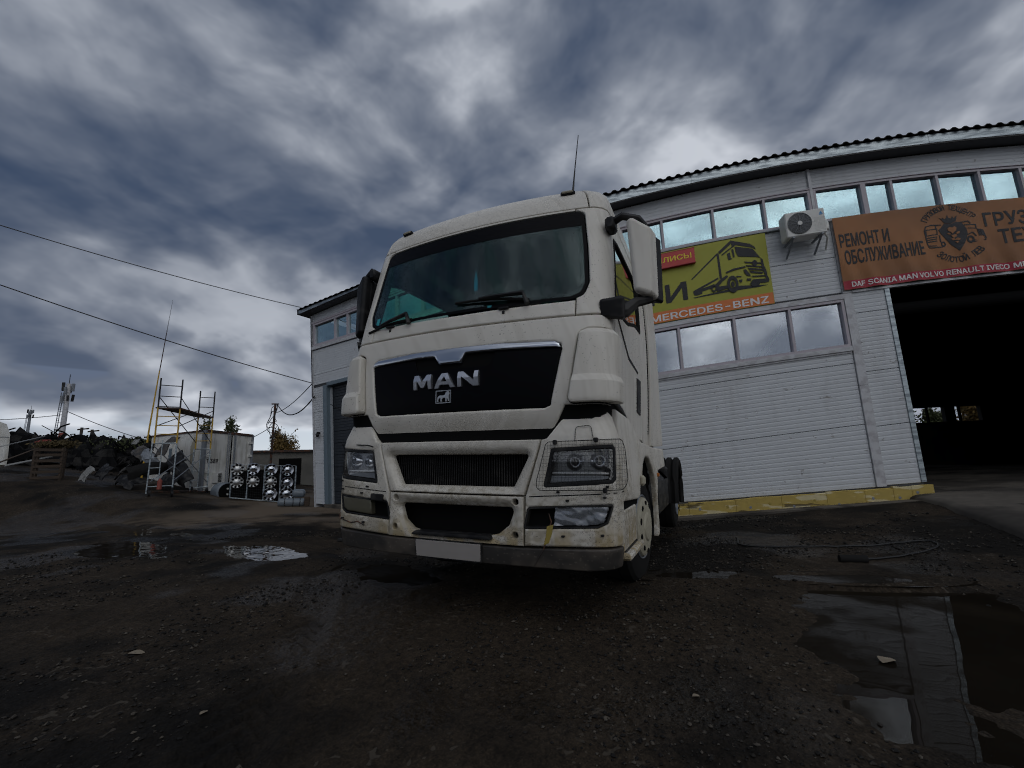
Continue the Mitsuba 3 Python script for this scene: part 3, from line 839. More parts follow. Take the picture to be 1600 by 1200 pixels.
S = thing('wall_sign', 'olive green sign with a lorry drawing and an orange strip under the window band', 'sign')
obj('board', fbox(FR, -0.05, 4.215, 4.245, 5.885, 0.012, 0.065), 'm_olive', S)
obj('strip', fbox(FR, -0.05, 4.205, 4.25, 4.50, 0.0655, 0.069), 'm_orange', S)
obj('lettering', text('MERCEDES-BENZ', 1.62, 4.10, 4.285, 0.145, 0.070), 'm_printwhite', S)
for ch, u0, u1 in (('И', 1.99, 2.46), ('Т', 1.48, 1.9)):
    obj('letter', text(ch, u0, u1, 4.675, 0.41, 0.067), 'm_print', S)
SIGN = {
'trailer_top':[[2.575, 5.12], [3.152, 5.593], [3.201, 5.61], [3.185, 5.556], [3.164, 5.56], [2.587, 5.095]],
'band':[[3.164, 5.59], [3.207, 5.604], [3.216, 5.011], [3.167, 4.998]],
'trailer_low':[[2.587, 4.832], [3.138, 5.042], [3.139, 5.003], [2.607, 4.789]],
'under':[[2.578, 4.811], [3.02, 4.903], [3.054, 4.839], [2.989, 4.807], [2.897, 4.808], [2.771, 4.783], [2.766, 4.735], [2.661, 4.715], [2.601, 4.727]],
'shadow':[[2.579, 4.682], [3.295, 4.725], [3.502, 4.774], [4.128, 4.684], [3.948, 4.668], [3.51, 4.674], [2.594, 4.665]],
'roof':[[3.495, 5.845], [3.874, 5.69], [3.965, 5.603], [3.98, 5.531], [3.923, 5.589], [3.583, 5.72], [3.506, 5.673], [3.495, 5.757]],
'cabtop':[[3.204, 5.633], [3.485, 5.847], [3.512, 5.811], [3.464, 5.752], [3.228, 5.576]],
'eave':[[3.263, 5.555], [3.521, 5.716], [3.524, 5.686], [3.274, 5.53]],
'screen':[[3.559, 5.686], [3.92, 5.566], [4.05, 5.323], [3.974, 5.356], [3.601, 5.442], [3.564, 5.557]],
'win1':[[3.379, 5.549], [3.443, 5.571], [3.449, 5.443], [3.476, 5.414], [3.392, 5.397]],
'win2':[[3.481, 5.632], [3.522, 5.635], [3.531, 5.449], [3.498, 5.433]],
'g1':[[3.706, 5.3], [4.075, 5.205], [4.075, 5.176], [3.741, 5.256]],
'g2':[[3.735, 5.212], [4.069, 5.125], [4.071, 5.091], [3.751, 5.175]],
'g3':[[3.767, 5.14], [4.077, 5.06], [4.072, 5.021], [3.8, 5.081]],
'g4':[[3.788, 5.066], [4.068, 4.99], [4.047, 4.951], [3.821, 5.01]],
'right':[[4.051, 5.328], [4.093, 5.27], [4.102, 5.132], [4.134, 5.013], [4.14, 4.9], [4.167, 4.806], [4.155, 4.748], [4.076, 4.74], [3.803, 4.78], [3.788, 4.818], [4.112, 4.794], [4.09, 4.932], [4.053, 5.096]],
'head':[[3.673, 5.113], [3.724, 5.114], [3.79, 5.0], [3.806, 4.936], [3.726, 4.967], [3.689, 5.031]],
'bump1':[[3.823, 4.942], [4.14, 4.905], [4.137, 4.878], [3.849, 4.91]],
'bump2':[[3.832, 4.857], [4.126, 4.824], [4.145, 4.788], [3.817, 4.815]],
'belt':[[3.301, 5.13], [3.469, 5.18], [3.713, 5.189], [3.729, 5.159], [3.484, 5.139], [3.317, 5.097]],
'b1':[[3.547, 4.9], [3.627, 4.896], [3.609, 4.832], [3.57, 4.84]],
'b2':[[3.718, 4.901], [3.806, 4.884], [3.8, 4.841], [3.711, 4.846]],
'b3':[[3.508, 4.998], [3.616, 4.973], [3.614, 4.955], [3.505, 4.972]],
'under2':[[3.036, 4.866], [3.183, 4.99], [3.323, 5.057], [3.338, 5.009], [3.217, 4.931], [3.114, 4.828], [3.346, 4.816], [3.349, 4.759], [3.153, 4.73], [3.091, 4.719]],
'fw':[[3.763, 4.78], [3.978, 4.751], [3.935, 4.693], [3.812, 4.693]],
}
dm = [flat(p, 0.067 + 0.0006 * i) for i, p in enumerate(SIGN.values())]
wc = (3.417, 4.824)
dm += [gflat(ringp(wc, 0.062, 0.115, 1.7), 0.083), gflat(ringp(wc, 0.0, 0.038, 1.7), 0.083), gflat(ringp((3.917, 5.22), 0, 0.05, 1.4), 0.0835), gflat(ringp((3.02, 4.81), 0.035, 0.06, 1.5), 0.0836)]
obj('lorry_drawing', dm, 'm_print', S)
ns = thing('small_sign', 'red box sign with yellow lettering on the top edge of the olive sign', 'sign')
obj('board', fbox(FR, 1.15, 2.68, 5.48, 5.815, 0.075, 0.155), 'm_red', ns)
obj('lettering', text('ОТКРЫЛИСЬ!', 1.25, 2.61, 5.60, 0.115, 0.156), 'm_yellow', ns)
objs('border', [fbox(FR, 1.14, 2.69, 5.465, 5.48, 0.07, 0.16), fbox(FR, 1.14, 2.69, 5.815, 5.825, 0.07, 0.16)], 'm_crimson', ns)

def fold(u, v):
    s = np.clip((v - 4.3) / 1.7, 0, 1)
    return 0.030 * (1 - s) * np.sin(u * 7.3 + 1.5 * np.sin(u * 2.1)) * np.clip((u - 5.7) * 2, 0, 1) + 0.05 * s * (1 - s) + 0.012 * np.sin(u * 17 + v * 5) * (1 - s)


N = thing('banner', 'brown cloth banner with dark lettering and a lion emblem hung over the gate', 'banner')
g = Polygon([(5.58, 4.30), (12.4, 4.30), (12.4, 5.965), (5.58, 5.965)])
obj('cloth', panel(g, lambda a, b, h: FR(a, b, 0.085 + h + fold(a, b)), 0.004, (0.06, 0.10)), 'm_banner', N, smooth=True)
g = Polygon([(5.585, 4.305), (12.39, 4.305), (12.39, 4.495), (5.585, 4.495)])
obj('strip', panel(g, lambda a, b, h: FR(a, b, 0.0875 + h + fold(a, b)), 0.0, (0.06, 0.06)), 'm_crimson', N, smooth=True)
obj('lettering', text('DAF SCANIA MAN VOLVO RENAULT IVECO MERCEDES', 5.735, 9.42, 4.352, 0.105, 0.089, fold=fold), 'm_printwhite', N)
TX = [text('РЕМОНТ И', 5.645, 6.60, 5.262, 0.29, 0.087, shear=0.0, fold=fold), text('ОБСЛУЖИВАНИЕ', 5.69, 7.185, 4.865, 0.30, 0.087, fold=fold),
      text('ГРУЗОВОЙ', 8.345, 10.1, 5.355, 0.31, 0.087, fold=fold), text('ТЕХНИКИ', 8.55, 10.1, 4.93, 0.32, 0.087, fold=fold)]
objs('headline', TX, 'm_print', N)
EMB = {
'head':[[7.643, 5.519], [7.742, 5.48], [7.857, 5.533], [7.954, 5.486], [8.009, 5.35], [8.013, 5.229], [7.973, 5.115], [7.924, 5.02], [7.871, 4.943], [7.817, 4.858], [7.764, 4.933], [7.694, 5.018], [7.59, 5.219], [7.55, 5.293], [7.519, 5.382], [7.573, 5.426]],
'f1':[[7.681, 5.394], [7.719, 5.423], [7.761, 5.4], [7.812, 5.427], [7.838, 5.39], [7.82, 5.324], [7.776, 5.295], [7.749, 5.256], [7.724, 5.303], [7.678, 5.343]],
'f2':[[7.653, 5.287], [7.682, 5.288], [7.728, 5.251], [7.688, 5.245]],
'f3':[[7.811, 5.27], [7.849, 5.303], [7.885, 5.301], [7.86, 5.25], [7.819, 5.243]],
'f4':[[7.717, 5.222], [7.807, 5.249], [7.814, 5.197], [7.758, 5.158], [7.737, 5.187]],
'f5':[[7.708, 5.152], [7.752, 5.159], [7.772, 5.126], [7.817, 5.159], [7.867, 5.13], [7.846, 5.095], [7.783, 5.111], [7.73, 5.111]],
'f6':[[7.763, 5.076], [7.817, 5.082], [7.827, 5.051], [7.795, 5.035]],
'crown':[[7.567, 5.662], [7.634, 5.62], [7.63, 5.659], [7.665, 5.611], [7.706, 5.652], [7.727, 5.711], [7.737, 5.639], [7.785, 5.612], [7.814, 5.677], [7.831, 5.611], [7.896, 5.678], [7.86, 5.55], [7.75, 5.491], [7.642, 5.533], [7.605, 5.61]],
}
LINES = [[[7.258, 5.385], [7.295, 5.482], [7.387, 5.507], [7.585, 5.493]], [[7.258, 5.385], [7.269, 5.095], [7.293, 4.999]], [[7.275, 5.403], [7.504, 5.41]], [[7.282, 5.382], [7.277, 5.272], [7.482, 5.285], [7.494, 5.394]], [[7.277, 5.221], [7.466, 5.228]], [[7.279, 5.175], [7.458, 5.183]], [[7.279, 5.128], [7.45, 5.137]], [[7.287, 5.042], [7.595, 5.015]], [[7.286, 5.0], [7.537, 4.986]], [[7.486, 5.498], [7.479, 5.422]], [[7.518, 5.263], [7.516, 5.094]], [[7.904, 5.501], [8.064, 5.511], [8.092, 5.45]], [[7.985, 5.435], [8.177, 5.413], [8.173, 5.337]], [[8.035, 5.351], [8.18, 5.324]], [[8.178, 5.31], [8.288, 5.275], [8.315, 5.104]], [[8.19, 5.305], [8.2, 5.145]], [[8.214, 5.297], [8.232, 5.146]], [[8.245, 5.288], [8.265, 5.148]], [[8.269, 5.278], [8.287, 5.125]], [[8.009, 5.204], [8.094, 5.244], [8.141, 5.144]], [[8.088, 5.063], [8.321, 5.1], [8.291, 5.043], [8.094, 5.028], [8.088, 5.063]]]
em = [flat(EMB['head'], 0.088, fold), flat(EMB['crown'], 0.0886, fold)] + [stroke(l, 0.022, 0.087, fold) for l in LINES]
em += [gflat(ringp((7.558, 5.05), 0.022, 0.045, 1.4), 0.0872, fold), gflat(ringp((8.04, 5.09), 0.03, 0.062, 1.4), 0.0872, fold)]


def arc_text(s, pts, h, w):
    ls = LineString(pts); out = []; n = len(s)
    for i, chh in enumerate(s):
        if chh == ' ': continue
        t = (i + 0.5) / n; p = ls.interpolate(t, normalized=True); q = ls.interpolate(min(1, t + 0.03), normalized=True); r = ls.interpolate(max(0, t - 0.03), normalized=True)
        an = math.atan2(q.y - r.y, q.x - r.x)
        m = meshkit.text_mesh(chh, 1.0, 0.004, True); b = m.bounds; v = A(m.vertices)
        X = (v[:, 0] - (b[0][0] + b[1][0]) / 2) * w / max(0.55, b[1][0] - b[0][0]); Y = (v[:, 1] - 0.5) * h
        u, k = p.x + X * math.cos(an) - Y * math.sin(an), p.y + X * math.sin(an) + Y * math.cos(an)
        out.append(TM(FR(u, k, 0.087 + v[:, 2] + fold(u, k)), m.faces))
    return out


def smooth_line(pts, n=40):
    from scipy.interpolate import CubicSpline
    p = A(pts); t = np.linspace(0, 1, len(p)); return CubicSpline(t, p)(np.linspace(0, 1, n))


em += arc_text('ГРУЗОВОЙ ТЕХЦЕНТР', smooth_line([[7.282, 5.604], [7.464, 5.803], [7.681, 5.885], [7.863, 5.865], [8.053, 5.75], [8.196, 5.592]]), 0.12, 0.062)
em += arc_text('ЗОЛОТОЙ ЛЕВ', smooth_line([[7.442, 4.86], [7.559, 4.745], [7.755, 4.675], [7.975, 4.727], [8.119, 4.808], [8.197, 4.882]]), 0.13, 0.075)
obj('emblem', em, 'm_print', N)
obj('emblem_face', [flat(EMB[f'f{i}'], 0.0935, fold) for i in range(1, 7)], 'm_banner', N)

# ------------------------------------------------------------------ air conditioner on its brackets
K = thing('air_conditioner', 'white outdoor air conditioner unit on brackets between the two signs', 'air conditioner')
AU, AV, AO = 4.86, 5.78, 0.32


def acp(x, y, z): return FR(AU + np.asarray(x), AV + np.asarray(z), AO - np.asarray(y))


def acm(m):
    v = A(m.vertices); return TM(acp(v[:, 0], v[:, 1], v[:, 2]), m.faces)


obj('casing', acm(box((0, 0, 0), (0.78, 0.30, 0.56), ch=0.02)), 'm_acwhite', K, smooth=30)
ang = np.linspace(0, 2 * np.pi, 41)
fan = obj('fan_recess', acm(TM(A(lathe([(0.0, 0), (0.225, 0), (0.225, 0.012), (0.235, 0.012)], 40).vertices) @ rotm(90).T + [-0.12, -0.157, 0], lathe([(0.0, 0), (0.225, 0), (0.225, 0.012), (0.235, 0.012)], 40).faces)), 'm_acdark', K)
gr = [acm(tube(np.stack([-0.12 + r * np.cos(ang), np.full(41, -0.172), r * np.sin(ang)], -1), 0.0022, 5)) for r in np.arange(0.05, 0.24, 0.019)]
gr += [acm(tube([(-0.12 + 0.04 * math.cos(a), -0.172, 0.04 * math.sin(a)), (-0.12 + 0.23 * math.cos(a), -0.172, 0.23 * math.sin(a))], 0.003, 5)) for a in np.arange(0, 6.28, 0.52)]
obj('fan_guard', gr, 'm_steelgrey', K)
obj('hub_cap', acm(TM(A(lathe([(0, 0), (0.045, 0), (0.05, -0.01)], 20).vertices) @ rotm(90).T + [-0.12, -0.176, 0], lathe([(0, 0), (0.045, 0), (0.05, -0.01)], 20).faces[:, ::-1])), 'm_acwhite', K)
objs('louvre', [acm(box((0.265, -0.152, -0.22 + 0.03 * k), (0.2, 0.006, 0.012))) for k in range(11)], 'm_acwhite', K)
obj('emblem', [acm(hull([(0.28, -0.153, 0.15), (0.34, -0.153, 0.15), (0.31, -0.153, 0.21), (0.31, -0.156, 0.17)])), acm(box((0.31, -0.153, 0.135), (0.07, 0.004, 0.015)))], 'm_blue', K)
objs('bracket', [cat([acm(box((x, 0.05, -0.30), (0.04, 0.46, 0.035))), acm(bar((x, 0.27, -0.58), (x, -0.12, -0.31), 0.03))]) for x in (-0.28, 0.28)], 'm_steelgrey', K)
objs('hose', [tube([acp(0.36, 0.05, -0.1), acp(0.50, 0.05, -0.12), acp(0.56, 0.15, 0.05), acp(0.60, 0.28, 0.2)], 0.035), tube([acp(0.38, 0.0, -0.16), acp(0.5, 0.1, -0.3), acp(0.52, 0.28, -0.5)], 0.02)], 'm_acwhite', K, smooth=True)
fl = solo('floodlight', [bar(FR(0.55, 6.3, 0.0), FR(0.55, 6.3, 0.2), 0.03)], 'm_black', 'small dark bracket on the wall above the mirror', 'bracket') if False else None
cb = solo('wall_camera', [tube([FL(0.30, 2.55, 0.0), FL(0.30, 2.55, 0.10)], 0.035), cyl(FL(0.30, 2.50, 0.10), FL(0.34, 2.43, 0.12), 0.05)], 'm_black', 'tiny black bracket on the white corner left of the shutter door', 'bracket')

# hose lying on the mud, black plug at its end
hz = smooth_line([[3.15, 6.67], [2.95, 6.2], [3.15, 5.85], [4.15, 5.58], [4.9, 5.62], [4.75, 5.28], [3.97, 4.95], [3.58, 4.86]], 60)
hose = solo('hose', tube([(x, y, gz(x, y, True) + 0.015) for x, y in hz], 0.011), 'm_cable', 'thin black hose lying across the gravel in front of the yellow plinth', 'hose', smooth=True)
obj('plug', [cyl((3.34, 4.86, gz(3.4, 4.83, True) + 0.03), (3.58, 4.80, gz(3.5, 4.83, True) + 0.03), 0.04)], 'm_rubber', hose, smooth=30)

# ------------------------------------------------------------------ the lorry (local frame: x to its left hand = our right, y to its rear, z up)
TPOS, TYAW, TTILT = A([-0.520, 3.427, 0.0]), math.radians(-23.91), math.radians(-1.93)
_b = A([[math.cos(TTILT), 0, -math.sin(TTILT)], [0, 1, 0], [math.sin(TTILT), 0, math.cos(TTILT)]])
_a = A([[math.cos(TYAW), -math.sin(TYAW), 0], [math.sin(TYAW), math.cos(TYAW), 0], [0, 0, 1]])
TM3 = _a @ _b


def tw(m):
    return TM(A(m.vertices) @ TM3.T + TPOS, m.faces)


from scipy.interpolate import PchipInterpolator as PCH
KZ = [1.20, 1.45, 1.60, 2.00, 2.35, 2.75, 3.18, 3.34, 3.46, 3.54, 3.60, 3.64]
KW = PCH(KZ, [1.17, 1.18, 1.19, 1.205, 1.21, 1.20, 1.17, 1.16, 1.12, 1.04, .93, .75])
KY = PCH(KZ, [.045, .02, .00, .02, .085, .18, .285, .345, .44, .55, .70, .90])
KA = PCH(KZ, [.06, .065, .07, .085, .10, .105, .10, .09, .08, .08, .08, .08])
KR = PCH(KZ, [.13, .13, .14, .15, .16, .16, .16, .18, .20, .25, .28, .3])
BZ = [.40, .62, .95, 1.30, 1.42, 1.54]
BW_ = PCH(BZ, [1.215, 1.245, 1.25, 1.235, 1.20, 1.16])
BY = PCH(BZ, [.02, 0, 0, .0, .03, .08])
BA = PCH(BZ, [.07] * 6)
BR = PCH(BZ, [.15, .15, .15, .15, .14, .13])
S1, S2 = 1.05, 1.30


def skin0(s, z, W, Y0, AA, RR, ymax):
    w, y0, a, r = W(z), Y0(z), AA(z), RR(z)
    q = np.abs(s); sg = np.sign(s)
    xf = w - r
    k = np.clip(q / S1, 0, 1)
    xF, yF = k * xf, y0 + a * k * k
    p0 = np.arctan2(2 * a, xf)
    ph = p0 + (np.pi / 2 - p0) * np.clip((q - S1) / (S2 - S1), 0, 1)
    xC = xf + r * (np.sin(ph) - np.sin(p0)) / (1 - np.sin(p0)); yC = y0 + a + r * (np.cos(p0) - np.cos(ph))
    ye = y0 + a + r * np.cos(p0)
    yS = ye + (q - S2) / (3.7 - S2) * (ymax - ye)
    x = np.where(q <= S1, xF, np.where(q <= S2, xC, w)); y = np.where(q <= S1, yF, np.where(q <= S2, yC, yS))
    return np.stack([sg * x, y, z + 0 * s], -1)


def skin(W, Y0, AA, RR, ymax):
    def fn(s, z, h=0.0):
        s, z = np.asarray(s, float), np.asarray(z, float)
        e = 2e-3
        p = skin0(s, z, W, Y0, AA, RR, ymax)
        ds = skin0(s + e, z, W, Y0, AA, RR, ymax) - skin0(s - e, z, W, Y0, AA, RR, ymax)
        dz = skin0(s, z + e, W, Y0, AA, RR, ymax) - skin0(s, z - e, W, Y0, AA, RR, ymax)
        n = np.cross(ds, dz); n /= np.linalg.norm(n, axis=-1, keepdims=True) + 1e-12
        return p + n * np.asarray(h, float)[..., None]
    return fn


CAB = skin(KW, KY, KA, KR, 2.70)
BUM = skin(BW_, BY, BA, BR, 2.70)
L = thing('lorry', 'dirty white tractor lorry with a black grille parked before the workshop', 'truck')


def cab(name, pts, m='m_paint', thick=0.03, ch=0.012, off=0.0, r=0.0, step=0.07, holes=(), parent=L, fn=CAB, smooth=32, prof=None, label=None):
    g = rpoly(pts, r) if isinstance(pts, list) else pts
    for h in holes: g = g.difference(h)
    return obj(name, tw(panel(g, fn, thick, step, ch, off, prof)), m, parent, smooth=smooth, label=label)


def both(pts): return [pts, [(-x, y) for x, y in pts[::-1]]]


# dark under-skin with the window openings left out
screen = rpoly(sym([(0, 2.348), (0.93, 2.362), (1.02, 2.40), (1.055, 2.50), (1.035, 3.165), (0.98, 3.19), (0, 3.205)][1:-1]), 0.05)
swin = [Polygon([(1.42, 2.98), (1.62, 3.02), (2.62, 3.04), (2.72, 2.98), (2.72, 2.48), (2.35, 2.46), (1.95, 2.36), (1.47, 2.33), (1.40, 2.40)])]
swin.append(affinity.scale(swin[0], -1, 1, origin=(0, 0)))
under = sbox(-3.68, 1.22, 3.68, 3.27).difference(screen.buffer(0.012)).difference(swin[0].buffer(0.01)).difference(swin[1].buffer(0.01))
obj('cab_frame', tw(panel(under, CAB, 0.02, 0.09, 0, -0.022)), 'm_void', L, smooth=32)

# roof
zr_ = 3.222
obj('roof', tw(panel(sbox(-1.075, zr_, 1.075, 3.638), CAB, 0.025, (0.08, 0.03), 0.010)), 'm_paint', L, smooth=40)
for sgn in (-1, 1):
    a, b = sorted((sgn * 1.083, sgn * 3.68))
    obj('roof_side', tw(panel(sbox(a, zr_, b, 3.638), CAB, 0.025, (0.07, 0.03), 0.010)), 'm_paint', L, smooth=40)
tp = [skin0(A([s]), A([3.634]), KW, KY, KA, KR, 2.7)[0] for s in np.linspace(-3.68, 3.68, 70)]
tp = A(tp); ctr = A([[0, 1.9, 3.70]]); inner_ = tp * [0.55, 1, 1] + [0, 0, 0.05]; inner_[:, 1] = 1.9 + (tp[:, 1] - 1.9) * 0.55
v = np.vstack([tp, inner_, ctr]); n = len(tp)
f = [[i, i + 1, n + i + 1] for i in range(n - 1)] + [[i, n + i + 1, n + i] for i in range(n - 1)] + [[n + i, n + i + 1, 2 * n] for i in range(n - 1)]
obj('roof_cap', tw(TM(v, f)), 'm_paint', L, smooth=50)
rear = np.vstack([[skin0(A([-3.68]), A([z]), KW, KY, KA, KR, 2.7)[0], skin0(A([3.68]), A([z]), KW, KY, KA, KR, 2.7)[0]] for z in np.linspace(1.22, 3.638, 14)])
obj('rear_wall', tw(TM(rear, [[2 * i + 1, 2 * i, 2 * i + 2, 2 * i + 3] for i in range(13)])), 'm_insidewall', L)
for sgn in (-1, 1):
    c = skin0(A([sgn * 0.93]), A([3.415]), KW, KY, KA, KR, 2.7)[0]
    lm = obj('marker_lamp', tw(box(c + [0, -0.006, 0.004], (0.125, 0.05, 0.034), (-40, 0, sgn * 8), 0.012)), 'm_black', L, smooth=30)
    obj('lens', tw(box(c + [0, -0.028, 0.010], (0.095, 0.02, 0.018), (-40, 0, sgn * 8), 0.006)), 'm_cream', lm)
an = tube([(0.74, 0.95, 3.66), (0.742, 0.955, 3.70), (0.765, 0.99, 4.02), (0.80, 1.03, 4.42)], [0.014, 0.012, 0.006, 0.004], 6)
obj('aerial', tw(an), 'm_cable', L, smooth=40)

# windscreen, its dark top band and frame
obj('windscreen', tw(panel(screen.buffer(-0.004), CAB, 0.0, 0.09, 0, -0.012)), 'm_screen', L, smooth=True)
band = screen.buffer(-0.006).intersection(sbox(-2, 3.045, 2, 3.3)).union(screen.difference(screen.buffer(-0.028)))
obj('windscreen_band', tw(panel(band, CAB, 0.0, 0.09, 0, -0.0095)), 'm_blackgloss', L, smooth=True)

# cowl, pillars, front flap
cab('cowl_panel', sym([(0.962, 2.228), (0.962, 2.352)]) if False else [(-0.962, 2.226), (0.962, 2.226), (0.962, 2.352), (0.9, 2.348), (0, 2.338), (-0.9, 2.348), (-0.962, 2.352)])
pil = rpoly([(0.970, 2.226), (1.372, 2.226), (1.372, 2.32), (1.372, 2.40), (1.372, 3.216), (1.0, 3.216), (0.96, 3.21), (0.96, 2.226)]).difference(screen.buffer(0.008)).difference(sbox(0, 2, 0.968, 3.3))
for g in (pil, affinity.scale(pil, -1, 1, origin=(0, 0))):
    cab('pillar', g, r=0)
head_ = sbox(-0.962, 3.1, 0.962, 3.216).difference(screen.buffer(0.006))
cab('header_strip', head_, ch=0.004)
def crease(a, b):
    return -0.032 * np.clip((1.45 - b) / 0.10, 0, 1)
grille = rpoly(sym([(0.745, 1.528), (0.79, 1.545), (0.872, 1.965), (0.865, 2.005), (0.815, 2.028), (0.40, 2.046)]), 0.012)
flap = Polygon(sym([(0.785, 1.340), (0.895, 1.545), (1.372, 1.545), (1.372, 2.218)]))
defl = rpoly([(0.925, 1.56), (1.40, 1.56), (1.40, 2.095), (1.06, 2.10), (1.00, 2.07)], 0.03)
deflm = affinity.scale(defl, -1, 1, origin=(0, 0))
cab('front_flap', flap, holes=(grille, defl.buffer(0.012), deflm.buffer(0.012)), prof=crease, ch=0.014, step=0.05, thick=0.05, smooth=20)
for g in (defl, deflm):
    cab('corner_deflector', g, ch=0.018, off=0.055, thick=0.10, step=0.05, smooth=20, prof=lambda a, b: 0.026 * np.clip((1.75 - b) / 0.05, 0, 1) - 0.03 * np.clip((b - 2.05) / .05, 0, 1))
# grille board with a recessed handle, chrome strip, badge
hnd = rpoly([(-0.40, 1.985), (-0.36, 1.88), (0.30, 1.88), (0.36, 1.985)], 0.02)
gb = grille.buffer(-0.004).difference(hnd)
G_ = cab('grille', gb, 'm_blackgloss', off=-0.012, ch=0.005)
cab('handle_recess', hnd.buffer(0.01), 'm_void', off=-0.05, ch=0, parent=G_)
chro = Polygon(sym([(0.862, 2.003), (0.812, 2.026), (0.40, 2.044)])).union(Polygon([])) if False else None
top = [(-0.868, 1.968), (-0.855, 2.003), (-0.812, 2.025), (-0.40, 2.043), (0, 2.048), (0.40, 2.043), (0.812, 2.025), (0.855, 2.003), (0.868, 1.968)]
low = [(0.80, 1.972), (0.30, 1.986), (0.105, 1.986), (0.065, 1.918), (-0.135, 1.918), (-0.185, 1.98), (-0.30, 1.984), (-0.80, 1.97)]
cab('chrome_strip', rpoly(top + low), 'm_chrome', off=0.012, ch=0.016, thick=0.04, parent=G_, step=0.04)


def letter(pts_list, x0, w, z0, h):
    """A chrome letter with a ridge at half its height, so that its upper half looks up and its lower half down."""
    g = None
    for kind, p in pts_list:
        q = Polygon([(x0 + a * w, z0 + b * h) for a, b in p])
        g = q if g is None else (g.union(q) if kind else g.difference(q))
    zm = z0 + h * 0.56
    hi, lo = g.intersection(sbox(-3, zm, 3, 4)), g.intersection(sbox(-3, 0, 3, zm))
    pr = lambda a, b: -0.20 * np.abs(b - zm)
    return cat([panel(k, CAB, 0.03, 0.05, 0, 0.020, pr) for g2 in (hi, lo) for k in getattr(g2, 'geoms', [g2])])


Mp = [(1, [(0, 0), (0.18, 0), (0.20, .62), (0.42, 0.12), (0.58, 0.12), (0.80, .62), (.82, 0), (1, 0), (.97, 1), (.72, 1), (.5, .48), (.28, 1), (.03, 1)])]
Ap = [(1, [(0, 0), (.36, 1), (.64, 1), (1, 0), (.79, 0), (.72, .21), (.28, .21), (.21, 0)]), (0, [(.36, .42), (.64, .42), (.5, .78)])]
Np = [(1, [(0, 0), (.19, 0), (.20, .66), (.74, 0), (1, 0), (.98, 1), (.79, 1), (.78, .36), (.26, 1), (.02, 1)])]
for pts, x0, w in ((Mp, -0.375, 0.178), (Ap, -0.170, 0.19), (Np, 0.045, 0.185)):
    obj('letter', tw(letter(pts, x0, w, 1.725, 0.118)), 'm_badge', G_)
fr = sbox(-0.157, 1.603, -0.017, 1.706).difference(sbox(-0.151, 1.609, -0.023, 1.700))
lion = Polygon([(-0.146, 1.617), (-0.128, 1.615), (-0.124, 1.622), (-0.131, 1.626), (-0.122, 1.643), (-0.106, 1.641), (-0.112, 1.628), (-0.106, 1.615), (-0.092, 1.615), (-0.097, 1.630), (-0.086, 1.642), (-0.066, 1.645), (-0.062, 1.630), (-0.064, 1.615), (-0.048, 1.615),
                (-0.052, 1.622), (-0.049, 1.645), (-0.041, 1.630), (-0.038, 1.615), (-0.025, 1.615), (-0.031, 1.623), (-0.033, 1.652), (-0.030, 1.668), (-0.024, 1.676), (-0.025, 1.683), (-0.031, 1.687), (-0.032, 1.694), (-0.040, 1.698), (-0.052, 1.696), (-0.064, 1.684), (-0.070, 1.670),
                (-0.090, 1.666), (-0.114, 1.667), (-0.128, 1.661), (-0.139, 1.650), (-0.145, 1.636), (-0.140, 1.632), (-0.134, 1.646), (-0.137, 1.634), (-0.143, 1.625)])
obj('lion_badge', tw(cat([panel(fr, CAB, 0.012, 0.05, 0, 0.0), panel(lion.buffer(0), CAB, 0.012, 0.05, 0.002, 0.003)])), 'm_chromedull', G_)

# wipers, sprinklers, screws
for x0, z0, x1, z1 in ((0.58, 2.395, 0.02, 2.445), (-0.52, 2.375, -0.97, 2.335)):
    p0 = CAB(A([x0]), A([z0]), A([0.03]))[0]; p1 = CAB(A([x1]), A([z1]), A([0.025]))[0]
    mid_ = (p0 + p1) / 2 + [0, -0.02, 0.02]
    w = obj('wiper', tw(cat([tube([CAB(A([x0 + .02]), A([z0 - .05]), A([0.03]))[0], p0 + [-0.02, 0, 0.045], mid_, p0 * .3 + p1 * .7 + [0, -0.015, 0.012]], [0.022, 0.02, 0.014, 0.010], 6)])), 'm_black', L, smooth=40)
    bl = [CAB(A([x0 + (x1 - x0) * t]), A([z0 + (z1 - z0) * t + 0.01 * math.sin(t * 3.1)]), A([0.008 + 0.006 * math.sin(t * 3.1)]))[0] for t in np.linspace(-0.05, 1.12, 14)]
    obj('blade', tw(tube(bl, 0.011, 6)), 'm_rubber', w)
for x0 in (-0.74, 0.40):
    obj('sprinkler', tw(cat([box(CAB(A([x0]), A([2.338]), A([0.01]))[0], (0.09, 0.03, 0.02), ch=0.006), box(CAB(A([x0]), A([2.305]), A([0.004]))[0], (0.022, 0.012, 0.026), ch=0.004)])), 'm_black', L)

# inside of the cab
I = obj('dashboard', tw(cat([box((0, 0.56, 2.13), (2.2, 0.5, 0.36), ch=0.05), box((0, 0.75, 2.0), (2.2, 0.3, 0.4), ch=0.05)])), 'm_dash', L)
obj('steering_wheel', tw(TM(A(lathe([(0.22, -0.014), (0.236, 0.0), (0.22, 0.014), (0.204, 0), (0.22, -0.014)], 30).vertices) @ rotm(-42).T + [0.58, 0.86, 2.42], lathe([(0.22, -0.014), (0.236, 0.0), (0.22, 0.014), (0.204, 0), (0.22, -0.014)], 30).faces)), 'm_black', I, smooth=True)
for x in (-0.62, 0.62):
    st = obj('cab_seat', tw(cat([box((x, 1.42, 2.05), (0.52, 0.55, 0.16), ch=0.05), box((x, 1.72, 2.45), (0.50, 0.16, 0.75), (-10, 0, 0), 0.06)])), 'm_seat', L)
    obj('headrest', tw(box((x, 1.80, 2.90), (0.28, 0.10, 0.2), (-8, 0, 0), 0.04)), 'm_seat', st)
